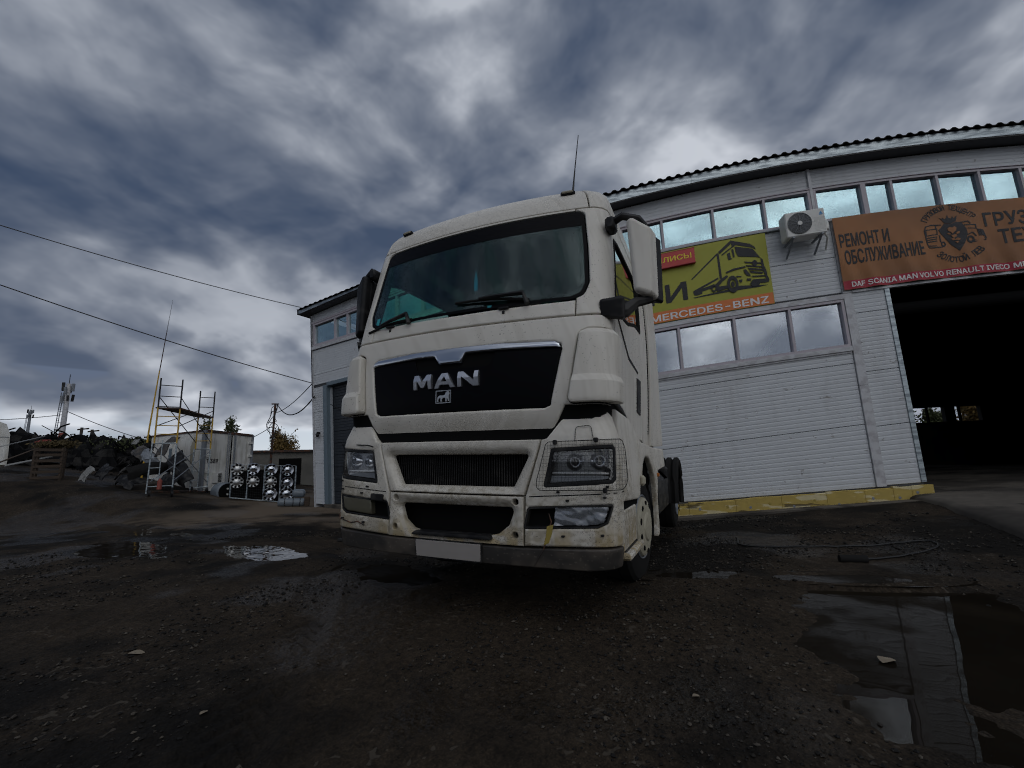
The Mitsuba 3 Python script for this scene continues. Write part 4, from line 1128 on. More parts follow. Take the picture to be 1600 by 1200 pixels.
obj('cab_floor', tw(box((0, 1.5, 1.72), (2.3, 2.2, 0.06))), 'm_void', L)
objs('sleeper_curtain', [tw(m_) for m_ in ([box((0.62, 2.1, 2.75), (1.05, 0.03, 1.3)), box((-0.95, 2.1, 2.75), (0.35, 0.03, 1.3))])], 'm_dash', L)
obj('headliner', tw(box((0, 1.6, 3.28), (1.9, 1.5, 0.04))), 'm_dash', L)
obj('air_freshener', tw(cat([hull([(-0.02, 0.36, 2.74), (0.02, 0.36, 2.74), (0.0, 0.36, 2.84), (0.0, 0.365, 2.77)]), box((0, 0.36, 2.69), (0.035, 0.008, 0.09))])), 'm_blue', L)
objs('sticker', [tw(panel(sbox(-0.97, 2.40, -0.93, 2.47), CAB, 0, 0.1, 0, -0.010)), tw(panel(sbox(0.25, 2.372, 0.285, 2.39), CAB, 0, 0.1, 0, -0.0085))], 'm_teal', L)

# doors and sides (s runs round the corner: s = 1.30 where the flank starts)
def flank(y): return 1.30 + (y - 0.33)


for sgn in (1, -1):
    def SG(pts): return rpoly([(sgn * a, b) for a, b in pts])
    door = SG([(1.380, 1.62), (1.75, 1.56), (2.10, 1.46), (2.45, 1.34), (2.80, 1.34), (2.80, 3.10), (2.72, 3.216), (1.380, 3.216)])
    w = swin[0] if sgn > 0 else swin[1]
    D = cab('door', door, holes=(w.buffer(0.02),), ch=0.010, step=0.08)
    obj('window', tw(panel(w.buffer(0.02), CAB, 0, 0.1, 0, -0.015)), 'm_sideglass', D, smooth=True)
    cab('window_seal', w.buffer(0.022).difference(w.buffer(-0.012)), 'm_rubber', ch=0.004, off=0.004, parent=D)
    hd = SG([(2.42, 1.60), (2.62, 1.58), (2.62, 1.93), (2.42, 1.93)])
    cab('handle', hd, 'm_black', ch=0.01, off=0.012, parent=D)
    cab('door_strip', SG([(1.45, 2.275), (2.0, 2.02), (2.5, 1.98), (2.5, 2.00), (2.0, 2.05), (1.45, 2.30)]), 'm_black', ch=0.003, off=0.006, parent=D)
    cab('flank_panel', SG([(2.825, 1.30), (3.20, 1.30), (3.20, 3.216), (2.75, 3.216), (2.825, 3.08)]), ch=0.010)
    cab('flank_seal', SG([(3.205, 1.42), (3.245, 1.42), (3.26, 2.5), (3.235, 3.216), (3.205, 3.216)]), 'm_rubber', ch=0.004, off=0.004)
    cab('side_deflector', SG([(3.25, 1.30), (3.67, 1.30), (3.67, 3.216), (3.245, 3.216), (3.27, 2.5), (3.255, 1.42)]), ch=0.012, off=0.03, thick=0.05)
    if sgn > 0:
        cab('door_lower_seal', SG([(1.40, 1.585), (1.75, 1.525), (2.1, 1.425), (2.45, 1.305), (2.8, 1.305), (2.8, 1.335), (2.45, 1.335), (2.1, 1.455), (1.75, 1.555), (1.4, 1.615)]), 'm_black', ch=0.004, off=0.004)
    # long fairing behind the cab
    fy = [(2.72, 1.30), (3.35, 1.32), (3.33, 3.3), (2.72, 3.45)]
    obj('rear_fairing', tw(panel(Polygon(fy), lambda a, b, h: np.stack([sgn * (1.195 + 0.03 * (a - 2.72) + h - 0.03 * np.clip((b - 2.6), 0, 1)), a, b], -1) if sgn > 0 else np.stack([-(1.195 + h), a, b], -1), 0.03, 0.15, 0.01)), 'm_paint', L, smooth=30)

    # mirrors
    mx = sgn
    sx = (lambda x: mx * x) if sgn > 0 else (lambda x: -(1.235 + (x - 1.335) * 0.62))
    def rounded(pts, r):
        s_ = trimesh.creation.icosphere(2, r)
        return hull(np.vstack([A(s_.vertices) + q for q in pts]))
    Mi = obj('mirror', tw(rounded([(sx(1.375), .33, 2.96), (sx(1.485), .35, 2.875), (sx(1.405), .33, 2.43), (sx(1.475), .35, 2.40), (sx(1.38), .37, 2.96), (sx(1.505), .42, 2.86), (sx(1.41), .37, 2.43), (sx(1.50), .42, 2.385)], 0.035)), 'm_paint' if sgn > 0 else 'm_black', L, smooth=50)
    obj('back_shell', tw(rounded([(sx(1.37), .41, 2.96), (sx(1.51), .45, 2.86), (sx(1.40), .41, 2.40), (sx(1.51), .45, 2.37), (sx(1.38), .46, 2.95), (sx(1.545), .49, 2.84), (sx(1.40), .46, 2.39), (sx(1.54), .49, 2.36)], 0.022)), 'm_black', Mi, smooth=40)
    obj('mirror_arm', tw(cat([box((mx * 1.205, .42, 3.02), (0.08, .14, .11), ch=0.02), tube([(mx * 1.21, .40, 3.03), (sx(1.30), .38, 3.06), (sx(1.42), .40, 3.02), (sx(1.47), .42, 2.95)], [.034, .032, .03, .025], 8)])), 'm_black', L, smooth=40)
    obj('mirror_bracket', tw(cat([rounded([(mx * 1.16, .20, 2.31), (mx * 1.29, .22, 2.32), (mx * 1.16, .22, 2.22), (mx * 1.28, .24, 2.20), (mx * 1.19, .32, 2.31), (mx * 1.28, .32, 2.22)], 0.025) if sgn > 0 else box((-1.20, .34, 2.27), (.08, .12, .12), ch=0.02),
        tube([(mx * 1.25, .27, 2.24), (sx(1.30), .30, 2.25), (sx(1.38), .36, 2.33), (sx(1.49), .40, 2.35)], [.055, .05, .04, .03], 8)])), 'm_black', L, smooth=40)

# bumper
lampR = rpoly([(0.765, 1.238), (1.195, 1.262), (1.215, 1.235), (1.195, 1.03), (1.165, 1.008), (0.70, 0.975)], 0.012)
fogR = rpoly([(0.585, 0.822), (0.60, 0.835), (1.16, 0.868), (1.165, 0.85), (1.12, 0.745), (1.05, 0.715), (0.56, 0.69)], 0.012)
mirr = lambda g: affinity.scale(g, -1, 1, origin=(0, 0))
corner = Polygon([(0.700, 1.305), (0.735, 1.315), (0.875, 1.475), (0.955, 1.525), (1.18, 1.525), (1.30, 1.47), (1.30, 0.60), (0.565, 0.572), (0.572, 0.91)])
for sgn in (1, -1):
    c = corner if sgn > 0 else mirr(corner); lp = lampR if sgn > 0 else mirr(lampR); fg = fogR if sgn > 0 else mirr(fogR)
    tows = [Point(sgn * 0.52, 0.0).buffer(0.02)]
    C_ = cab('bumper_corner', c, fn=BUM, holes=(lp, fg), ch=0.016, step=0.05, thick=0.06)
    cab('seam', rpoly([(sgn * 0.60, 0.905), (sgn * 1.30, 0.945), (sgn * 1.30, 0.952), (sgn * 0.60, 0.912)]), 'm_black', fn=BUM, ch=0, off=0.0015, thick=0.004, parent=C_)
    obj('screw', [tw(box(BUM(A([sgn * a]), A([b]), A([0.008]))[0], (0.022, 0.022, 0.014), ch=0.004)) for a, b in [(0.80, 0.945), (1.12, 0.985), (0.86, 0.89), (1.10, 0.915), (0.83, 0.655), (1.08, 0.672)]], 'm_black', C_, kind='stuff')
    H = obj('headlight', tw(panel(lp.buffer(0.005), BUM, 0.0, 0.08, 0, -0.11)), 'm_lampback', L)
    cab('bezel', lp.buffer(0.004).difference(lp.buffer(-0.020)), 'm_black', fn=BUM, ch=0.004, off=-0.004, thick=0.10, parent=H)
    inner_l = lp.buffer(-0.022)
    cab('lens', inner_l, 'm_lens', fn=BUM, ch=0, off=-0.008, thick=0, parent=H, smooth=True)
    for a, b, r in ((0.90, 1.145, 0.072), (1.08, 1.155, 0.078)):
        cc = BUM(A([sgn * a]), A([b]), A([-0.10]))[0]
        prof = [(r, 0.0), (r * 0.97, 0.012), (r * 0.80, -0.02), (r * 0.5, -0.045), (r * 0.46, -0.045), (r * 0.42, -0.02), (0.001, -0.012)]
        m = lathe([(q, -w) for q, w in prof], 28)
        obj('reflector', tw(TM(A(m.vertices) @ rotm(90, 0, sgn * 12).T + cc + [0, 0.02, 0], m.faces)), 'm_chrome', H, smooth=50)
        pr = lathe([(0.001, 0.018), (r * 0.2, 0.014), (r * 0.36, 0.0)], 16)
        obj('bulb', tw(TM(A(pr.vertices) @ rotm(90, 0, 0).T + cc + [0, -0.005, 0], pr.faces)), 'm_black', H, smooth=True)
    bar_ = inner_l.intersection(sbox(-2, 1.06, 2, 1.078)).buffer(-0.002)
    cab('divider', bar_, 'm_chromedull', fn=BUM, ch=0.003, off=-0.05, thick=0.03, parent=H)
    lowc = inner_l.intersection(sbox(-2, 0.985, 2, 1.055)).buffer(-0.004)
    cab('turn_lamp', lowc, 'm_steelgrey', fn=BUM, ch=0.003, off=-0.055, thick=0.03, parent=H)
    cab('fog_lamp_pocket', fg.buffer(0.004), 'm_void', fn=BUM, ch=0, off=-0.07, thick=0.0)
    fl_ = rpoly([(sgn * 0.775, 0.845), (sgn * 1.135, 0.858), (sgn * 1.095, 0.752), (sgn * 1.04, 0.732), (sgn * 0.765, 0.716)], 0.01)
    FGL = cab('fog_lamp', fl_, 'm_steelgrey' if sgn > 0 else 'm_hazeglass', fn=BUM, ch=0.012, off=-0.012, thick=0.05)
    cab('bezel', fg.buffer(0.002).difference(fg.buffer(-0.012)), 'm_black', fn=BUM, ch=0.003, off=-0.006, thick=0.06, parent=FGL)
    if sgn > 0:
        wr = panel(fl_.buffer(-0.004), BUM, 0.0, 0.012, 0, 0.006, lambda a, b: 0.012 * (meshkit.fbm(np.stack([a * 14, b * 46 + a * 5, a * 0], -1), 4, 3) - 0.5) * 2)
        obj('plastic_film', tw(wr), 'm_film', FGL, smooth=True)
        # wire guard over this headlight
        gp = rpoly([(0.74, 1.285), (1.25, 1.30), (1.285, 1.23), (1.285, 1.02), (1.22, 0.965), (0.655, 0.955), (0.665, 1.03)], 0.03)
        wires = []
        for a in np.arange(0.60, 1.35, 0.0245):
            ln = LineString([(a, 0.9), (a + 0.03, 1.35)]).intersection(gp)
            for k in getattr(ln, 'geoms', [ln]):
                if k.length > 0.02: wires.append(tube(BUM(*A([k.interpolate(t, normalized=True).coords[0] for t in np.linspace(0, 1, 4)]).T, np.full(4, 0.034)), 0.0008, 4))
        for b in np.arange(0.94, 1.33, 0.0245):
            ln = LineString([(0.5, b), (1.4, b + 0.012)]).intersection(gp)
            for k in getattr(ln, 'geoms', [ln]):
                if k.length > 0.02: wires.append(tube(BUM(*A([k.interpolate(t, normalized=True).coords[0] for t in np.linspace(0, 1, 12)]).T, np.full(12, 0.0355)), 0.0008, 4))
        WG = obj('wire_guard', [tw(m) for m in wires], 'm_cable', L, kind='stuff')
        ed = A([gp.exterior.interpolate(t, normalized=True).coords[0] for t in np.linspace(0, 1, 60)])
        obj('rim', tw(tube(BUM(ed[:, 0], ed[:, 1], np.full(60, 0.035)), 0.0028, 5)), 'm_cable', WG)
        hp = A([(0.93, 1.285), (0.945, 1.37), (0.96, 1.385), (1.04, 1.392), (1.052, 1.378), (1.055, 1.29)])
        obj('loop', tw(tube(BUM(hp[:, 0], hp[:, 1], np.full(6, 0.014)), 0.0026, 5)), 'm_cable', WG)
        obj('clip', [tw(box(BUM(A([a]), A([b]), A([0.03]))[0], (0.026, 0.03, 0.032), ch=0.005)) for a, b in [(0.80, 1.282), (1.07, 1.295), (1.10, 0.962)]], 'm_black', WG, kind='stuff')
    else:
        hp = A([(-0.74, 1.27), (-0.80, 1.285), (-1.22, 1.30), (-1.28, 1.25), (-1.28, 1.0)])
        obj('lamp_bar', tw(tube(BUM(hp[:, 0], hp[:, 1], np.full(5, 0.03)), 0.006, 6)), 'm_black', L, smooth=True)
        ind = obj('indicator', tw(box(BUM(A([-0.68]), A([0.862]), A([0.012]))[0], (0.12, 0.03, 0.055), (0, 3, 4), 0.006)), 'm_black', L)
        obj('lens', tw(box(BUM(A([-0.70]), A([0.862]), A([0.024]))[0], (0.06, 0.012, 0.035), (0, 3, 4), 0.004)), 'm_amber', ind)
        obj('wire_end', tw(tube([(-1.18, .18, 1.545), (-1.23, .1, 1.60), (-1.30, .02, 1.66)], 0.003, 4)), 'm_cable', L)

intU = rpoly(sym([(0.475, 0.968), (0.595, 1.203)]), 0.015)
cu = Polygon(sym([(0.560, 0.915), (0.693, 1.305)]))
def surround(a, b):
    d = shapely.distance(intU, shapely.points(np.stack([a, b], -1)))
    return -0.05 * np.clip(1 - d / 0.045, 0, 1) ** 1.3
cab('bumper_centre', cu, fn=BUM, holes=(intU,), ch=0.010, step=0.022, thick=0.08, prof=surround)
RD = obj('radiator_grille', tw(panel(intU.buffer(0.01), BUM, 0.0, 0.1, 0, -0.14)), 'm_void', L)
obj('rib', [tw(tube([BUM(A([x]), A([0.955]), A([-0.115]))[0], BUM(A([x]), A([1.21]), A([-0.115]))[0]], 0.004, 4)) for x in np.arange(-0.58, 0.59, 0.02)], 'm_black', RD, kind='stuff')
intL = rpoly(sym([(0.30, 0.622), (0.36, 0.635), (0.44, 0.70), (0.485, 0.826)]), 0.03)
cl = Polygon(sym([(0.560, 0.572), (0.556, 0.905)]))
tow = [Point(x, z).buffer(0.023) for x, z in ((-0.50, 0.868), (0.50, 0.868), (-0.50, 0.642), (0.50, 0.642))]
def surround2(a, b):
    d = shapely.distance(intL, shapely.points(np.stack([a, b], -1)))
    return -0.05 * np.clip(1 - d / 0.055, 0, 1) ** 1.3
cab('bumper_apron', cl, fn=BUM, holes=[intL] + tow, ch=0.008, step=0.022, thick=0.08, prof=surround2)
obj('void_plate', tw(panel(Polygon(sym([(0.555, 0.58), (0.555, 0.90)])), BUM, 0.0, 0.2, 0, -0.18)), 'm_void', L)
cab('intake_lip', rpoly([(-0.34, 0.600), (0.34, 0.600), (0.30, 0.628), (-0.30, 0.628)], 0.006), 'm_black', fn=BUM, ch=0.008, off=0.02, thick=0.10)
# dark slot between bumper and flap
obj('slot_backing', tw(panel(sbox(-1.25, 1.22, 1.25, 1.56), BUM, 0.0, 0.1, 0, -0.055)), 'm_void', L, smooth=True)
# black valance, number plate, crack with tape
cab('valance', rpoly([(-1.30, 0.455), (-1.0, 0.432), (0, 0.428), (1.0, 0.432), (1.30, 0.455), (1.30, 0.590), (0.57, 0.560), (-0.57, 0.560), (-1.30, 0.590)], 0.01), 'm_valance', fn=BUM, ch=0.012, off=-0.004, thick=0.05)
pl = obj('number_plate', tw(panel(rpoly([(-0.29, 0.447), (0.25, 0.447), (0.25, 0.566), (-0.29, 0.566)], 0.006), BUM, 0.008, 0.1, 0.002, 0.016)), 'm_plate', L)
obj('plate_frame', tw(panel(rpoly([(-0.30, 0.437), (0.26, 0.437), (0.26, 0.574), (-0.30, 0.574)], 0.008), BUM, 0.014, 0.1, 0.003, 0.012)), 'm_black', pl)
ck = A([(0.735, 0.80), (0.752, 0.745), (0.738, 0.70), (0.745, 0.655), (0.715, 0.610), (0.70, 0.56), (0.665, 0.50), (0.64, 0.44)])
obj('crack', tw(tube(BUM(ck[:, 0], ck[:, 1], np.full(8, 0.001)), [0.003, 0.006, 0.004, 0.004, 0.004, 0.003, 0.003, 0.002], 5)), 'm_rust', L)
obj('tape', tw(panel(rpoly([(0.722, 0.715), (0.766, 0.728), (0.755, 0.665), (0.735, 0.605), (0.700, 0.590), (0.715, 0.650)]), BUM, 0.004, 0.05, 0.002, 0.006)), 'm_hazel', L)
ck2 = A([(-1.20, 0.70), (-1.15, 0.66), (-1.05, 0.655), (-0.98, 0.64), (-0.90, 0.655), (-0.82, 0.63)])
obj('crack', tw(tube(BUM(ck2[:, 0], ck2[:, 1], np.full(6, 0.001)), 0.006, 5)), 'm_rust', L)

# flank below the doors: front fender, step, wheel arch, tank and mudguards
AX = 1.62
for sgn in (1, -1):
    def side(a, b, h): return np.stack([sgn * (1.215 + np.asarray(h) - 0.03 * np.clip((np.asarray(b) - 1.0) / 0.5, 0, 1)), np.asarray(a, float), np.asarray(b, float)], -1)
    def flip(m): return m if sgn > 0 else TM(m.vertices, m.faces[:, ::-1])
    arch = affinity.scale(Point(AX + 0.02, 0.55).buffer(0.60, quad_segs=16), 1, 1.05)
    fen = Polygon([(0.36, 0.865), (1.0, 0.83), (1.18, 0.85), (1.25, 1.30), (1.42, 1.33), (0.90, 1.50), (0.36, 1.53)]).difference(arch)
    g = [k for k in getattr(fen, 'geoms', [fen])]
    obj('front_fender', [tw(flip(panel(k, side, 0.04, 0.1, 0.018, 0.012))) for k in g], 'm_paint', L, smooth=35)
    ext = Polygon([(1.20, 0.80), (1.20, 1.36), (1.43, 1.32), (2.4, 1.28), (3.3, 1.28), (3.3, 1.05), (2.45, 1.02), (2.30, 0.72), (2.33, 0.34), (2.22, 0.34), (2.16, 0.70), (2.0, 0.85)]).difference(arch)
    obj('wheel_arch', [tw(flip(panel(k, side, 0.05, 0.1, 0.02, 0.022))) for k in getattr(ext, 'geoms', [ext]) if k.area > .01], 'm_paint', L, smooth=35)
    obj('arch_liner', tw(cat([tube([(sgn * x, AX + 0.02 + 0.63 * math.cos(a), 0.55 + 0.66 * math.sin(a)) for a in np.linspace(0.0, math.pi, 18)], 0.05, 6) for x in (0.80, 0.88, 0.96, 1.04, 1.12)])), 'm_rubber', L, smooth=40)
    stp = obj('step_box', tw(cat([box((sgn * 1.12, 0.66, 0.655), (0.18, 0.60, 0.30), ch=0.02), box((sgn * 1.16, 0.68, 0.485), (0.20, 0.62, 0.05), ch=0.015)])), 'm_paint', L, smooth=30)
    obj('tread', [tw(box((sgn * 1.20, 0.66, 0.513 + 0.001 * k), (0.012, 0.50, 0.012))) if k < 0 else tw(box((sgn * (1.14 + 0.035 * k), 0.66, 0.514), (0.014, 0.52, 0.012))) for k in range(3)], 'm_black', stp, kind='stuff')
    obj('step_recess', tw(box((sgn * 1.14, 0.72, 0.825), (0.12, 0.74, 0.075))), 'm_void', L)
    # wheels
    def wheel(cx, cy, steer, wdt, hubm, dual=False):
        R = rotm(0, 0, steer)
        def pl_(m): 
            v = A(m.vertices).copy(); v[:, 0] *= sgn
            fcs = m.faces if sgn > 0 else m.faces[:, ::-1]
            return tw(TM(v @ R.T + [sgn * cx, cy, 0.515], fcs))
        W = obj('wheel', pl_(lathe([(0.285, -wdt), (0.40, -wdt), (0.475, -wdt + 0.02), (0.505, -wdt + 0.05), (0.51, -wdt / 2 - 0.006), (0.498, -wdt / 2 - 0.004), (0.498, -wdt / 2 + 0.004), (0.51, -wdt / 2 + 0.006), (0.505, -0.05), (0.475, -0.02), (0.40, 0.0), (0.30, -0.005), (0.285, -0.02)], 56, 'x')), 'm_rubber', L, smooth=30)
        obj('rim', pl_(lathe([(0.30, 0.0), (0.292, 0.008), (0.282, 0.0), (0.275, -0.06), (0.262, -0.08)], 44, 'x')), 'm_steelgrey', W, smooth=30)
        if dual: pf = [(0.27, -0.07), (0.25, -0.12), (0.17, -0.14), (0.16, -0.10), (0.10, 0.02), (0.001, 0.03)]
        else: pf = [(0.278, -0.02), (0.268, 0.018), (0.245, 0.034), (0.20, 0.044), (0.135, 0.046), (0.125, 0.060), (0.10, 0.066), (0.001, 0.068)]
        hb = obj('hub_cover', pl_(lathe(pf, 44, 'x')), hubm, W, smooth=30)
        obj('vent', [pl_(TM(A(prism(affinity.scale(Point(0, 0).buffer(1, quad_segs=6), 0.030, 0.022), 0.008).vertices)[:, [2, 0, 1]] @ rotm(k * 36).T * 1 + A([0.036, 0, 0]) + A([0, 0.218 * math.cos(math.radians(k * 36 + 90)), 0.218 * math.sin(math.radians(k * 36 + 90))]), prism(affinity.scale(Point(0, 0).buffer(1, quad_segs=6), 0.030, 0.022), 0.008).faces)) for k in range(10)], 'm_void', hb, kind='stuff')
        return W
    wheel(1.150, AX + 0.05, sgn * -5, 0.30, 'm_cream')
    wheel(1.20, AX + 3.6, 0, 0.30, 'm_steelgrey', True)
    wheel(0.86, AX + 3.6, 0, 0.30, 'm_steelgrey', True)
    obj('fuel_tank' if sgn > 0 else 'air_tank', tw(TM(*(lambda m: (A(m.vertices) + [sgn * 0.90, 0, 0], m.faces))(box((0, 3.55, 0.68), (0.55, 1.5, 0.58), ch=0.10)))), 'm_black', L, smooth=40)
    mg = []
    for x in np.linspace(0.68, 1.24, 6):
        mg.append(tube([(sgn * x, AX + 3.6 + 0.62 * math.cos(a), 0.52 + 0.60 * math.sin(a)) for a in np.linspace(-0.25, math.pi + 0.1, 22)], 0.055, 6))
    obj('rear_mudguard', tw(cat(mg)), 'm_rubber', L, smooth=40)
    obj('side_marker', tw(box((sgn * 1.245, 2.36, 0.98), (0.03, 0.05, 0.04), ch=0.006)), 'm_amber', L)
    cab_light = obj('fender_lamp', tw(box((sgn * 1.245, 1.16, 0.975), (0.05, 0.07, 0.09), ch=0.02)), 'm_cream', L)
    obj('frame_rail', tw(box((sgn * 0.40, 3.6, 0.85), (0.09, 6.2, 0.27))), 'm_black', L)
    obj('battery_box', tw(box((sgn * 0.95, 4.5, 0.85), (0.4, 0.3, 0.35), ch=0.03)), 'm_black', L)
obj('axle', tw(cat([cyl((-1.0, AX, 0.5), (1.0, AX, 0.5), 0.08), cyl((-1.0, AX + 3.6, 0.5), (1.0, AX + 3.6, 0.5), 0.12)])), 'm_black', L)
obj('engine', tw(box((0, 1.3, 0.95), (0.75, 1.6, 0.85), ch=0.1)), 'm_void', L)
obj('belly', tw(box((0, 0.9, 0.95), (2.1, 1.1, 0.75))), 'm_void', L)
obj('underrun_beam', tw(box((0, 0.35, 0.52), (2.1, 0.12, 0.14), ch=0.02)), 'm_black', L)

# ------------------------------------------------------------------ the yard on the left
# rolling scaffold tower
SC = thing('scaffold_tower', 'rolling scaffold tower with yellow and black frames and a plank deck', 'scaffold')
LA, LB, RA, RB = A([-10.80, 13.28]), A([-10.38, 13.62]), A([-10.80, 15.03]), A([-10.46, 15.27])
ZB, ZM, ZMY, ZT = 0.66, 2.08, 3.16, 4.08


def v3(p, z): return (p[0], p[1], z)


for (a, b, dz) in ((LA, LB, 0.0), (RA, RB, -0.12)):
    lo = [tube([v3(a - (b - a) * 0.12, ZB + dz - .05), v3(a - (b - a) * 0.08, ZM + dz)], 0.021, 6), tube([v3(b, ZB + dz - .05), v3(b, ZM + dz)], 0.021, 6), tube([v3(a - (b - a) * 0.1, ZM + dz), v3(b, ZM + dz)], 0.02, 6), tube([v3(a - (b - a) * 0.1, ZB + dz + .15), v3(b, ZB + dz + .15)], 0.018, 6)]
    m_ = a + (b - a) * 0.36
    lo += [tube([v3(m_, ZB + dz + .15), v3(m_, ZM + dz + .1)], 0.014, 6)] + [tube([v3(a - (b - a) * 0.1, z + dz), v3(m_, z + dz)], 0.012, 6) for z in (1.05, 1.35, 1.65)]
    obj('lower_frame', lo, 'm_galv', SC, smooth=40)
    obj('yellow_frame', [tube([v3(p, ZM + dz), v3(p, ZMY + dz)], 0.022, 6) for p in (a, b)] + [tube([v3(a, z + dz), v3(b, z + dz)], 0.014, 6) for z in (2.36, 2.62, 2.9)], 'm_polyellow', SC, smooth=40)
    obj('black_frame', [tube([v3(p, ZMY + dz), v3(p, ZT + dz)], 0.022, 6) for p in (a, b)] + [tube([v3(a, z + dz), v3(b, z + dz)], 0.014, 6) for z in (3.2, 3.52, 3.86)], 'm_cable', SC, smooth=40)
for p, q in ((LA, RA), (LB, RB)):
    for z0, z1, m_ in ((0.95, 2.0, 'm_steelgrey'), (2.0, 0.95, 'm_steelgrey'), (2.6, 3.4, 'm_cable'), (3.5, 2.3, 'm_cable')):
        obj('brace', tube([v3(p, z0), v3(q, z1 - .12)], 0.013, 6), m_, SC)
objs('base_rail', [tube([v3(p, ZB), v3(q, ZB - .12)], 0.018, 6) for p, q in ((LA, RA), (LB, RB))], 'm_rust', SC, smooth=40)
dk = [(LA, LB, 3.16), (RA, RB, 3.06)]
obj('deck', hull([v3(LA - [0.06, 0.02], 3.18), v3(LB + [0.04, 0], 3.18), v3(LA - [0.06, 0.02], 3.14), v3(LB + [0.04, 0], 3.14), v3(RA, 3.07), v3(RB, 3.07), v3(RA, 3.03), v3(RB, 3.03)]), 'm_rust', SC)
for p, dz in ((LA, 0), (LB, 0), (RA, -0.12), (RB, -0.12)):
    z = gz(*p)
    c = obj('caster', cat([cyl((p[0] - .02, p[1] - .02, z + 0.09), (p[0] + .02, p[1] + .02, z + 0.09), 0.09, 14), bar((p[0], p[1], z + 0.1), (p[0], p[1], ZB + dz + .1), 0.045)]), 'm_black', SC, smooth=30)
solo('fire_extinguisher', [tube([(-10.62, 13.42, 0.72), (-10.62, 13.42, 0.98)], 0.06, 14), tube([(-10.62, 13.42, 0.98), (-10.62, 13.42, 1.04)], [0.05, 0.015], 10)], 'm_towerred', 'small red canister standing at the foot of the scaffold', 'canister', smooth=40)

# white box body of a lorry, taken off its chassis
BX = thing('box_body', 'grimy white lorry box body with double rear doors standing on the ground', 'container')
P0, P1, P2 = A([-10.88, 15.55]), A([-13.95, 17.02]), A([-10.18, 17.22])
P3 = P1 + P2 - P0
ZF = 0.42


def quadwall(p, q, z0, z1, t0=None, n=1): return TM([v3(p, z0), v3(q, z0), v3(q, z1[1]), v3(p, z1[0])], [[0, 1, 2, 3]])


ed = (P1 - P0) / np.linalg.norm(P1 - P0); er = (P2 - P0) / np.linalg.norm(P2 - P0)
zt = lambda p: 2.63 - 0.10 * ((p - P0) @ er) / 1.8 
bx = hull([v3(p, z) for p in (P0, P1, P2, P3) for z in (ZF, zt(p))])
obj('body', bx, 'm_lid', BX)
obj('floor_frame', hull([v3(p, z) for p in (P0 - er * .02 - ed * .02, P1 - er * .02, P2 - ed * .02, P3) for z in (ZF - .16, ZF + .06)]), 'm_rust', BX)
objs('corner_trim', [bar(v3(P0 - er * 0.005 - ed * .005, ZF), v3(P0 - er * .005 - ed * .005, zt(P0) + .02), 0.11, 0.11), bar(v3(P2 - ed * .01, ZF), v3(P2 - ed * .01, zt(P2) + .02), 0.07, 0.07)], 'm_steelgrey', BX)
objs('roof_rim', [bar(v3(P0 - ed * .01, zt(P0)), v3(P2 - ed * .01, zt(P2)), 0.06, 0.09), bar(v3(P0 - er * .01, zt(P0)), v3(P1 - er * .01, zt(P1)), 0.04, 0.06)], 'm_rust', BX)
W_ = np.linalg.norm(P2 - P0)
for i, (a, b) in enumerate(((0.05, 0.53), (0.55, 0.97))):
    q0, q1 = P0 + er * W_ * a - ed * .012, P0 + er * W_ * b - ed * .012
    d = obj('door', hull([v3(p + e_, z) for p in (q0, q1) for e_ in (A([0, 0]), ed * .02) for z in (ZF + .04, zt(q0) - .09)]), 'm_lid', BX)
    for k in ((0.93, 0.85) if i == 0 else (0.10, 0.16)):
        r = q0 + (q1 - q0) * k - ed * .03
        obj('latch_rod', tube([v3(r, ZF), v3(r, zt(q0) - .05)], 0.016, 6), 'm_steelgrey', d)
    for z in (0.65, 1.2, 1.75, 2.25):
        e_ = q0 + (q1 - q0) * (0.06 if i == 0 else 0.94)
        obj('hinge', bar(v3(e_ - er * .06 - ed * .02, z), v3(e_ + er * .1 - ed * .02, z), 0.05, 0.09), 'm_acwhite', d)
gapm = P0 + er * W_ * 0.54 - ed * .008
obj('door_gap', bar(v3(gapm, ZF + .05), v3(gapm, 2.5), 0.04, 0.04), 'm_void', BX)


def text_on(s, org, du, h, w, out, z):
    m = meshkit.text_mesh(s, 1.0, 0.004, True); b = m.bounds; v = A(m.vertices); v[:, 0] -= b[0][0]
    p = org[None] + np.outer(v[:, 0] * w / (b[1][0] - b[0][0]), du) + np.outer(v[:, 2], out)
    return TM(np.stack([p[:, 0], p[:, 1], z + v[:, 1] * h], -1), m.faces)


objs('lettering', [text_on('Т 389', P0 + er * .10 - ed * .032, er, 0.14, 0.42, -ed, 1.50), text_on('АGS', P0 + er * W_ * 0.57 - ed * .032, er, 0.16, 0.34, -ed, 1.32)], 'm_print', BX)
vt = P0 + er * 0.55 - ed * .035
obj('vent_box', bar(v3(vt - er * .2, 0.98), v3(vt + er * .14, 0.98), 0.05, 0.36), 'm_acwhite', BX)
obj('vent_grille', [bar(v3(vt + er * .0 - ed * .03, 0.84 + 0.045 * k), v3(vt + er * .12 - ed * .03, 0.84 + 0.045 * k), 0.012, 0.03) for k in range(7)], 'm_black', BX, kind='stuff')
sd = P0 + ed * 1.95 - er * .02
obj('side_stripe', hull([v3(sd + ed * k + er * j, z) for k in (0, 0.16) for j in (0, .03) for z in (1.12, 2.1)]), 'm_bluegrey', BX)
obj('stain', [TM([v3(P0 + ed * 0.75 - er * .004, 1.5), v3(P0 + ed * 0.55 - er * .004, 1.45), v3(P0 + ed * 0.45 - er * .004, 2.2), v3(P0 + ed * 0.60 - er * .004, 2.45), v3(P0 + ed * 0.80 - er * .004, 2.1)], [[0, 1, 2], [0, 2, 3], [0, 3, 4]])], 'm_cream', BX)

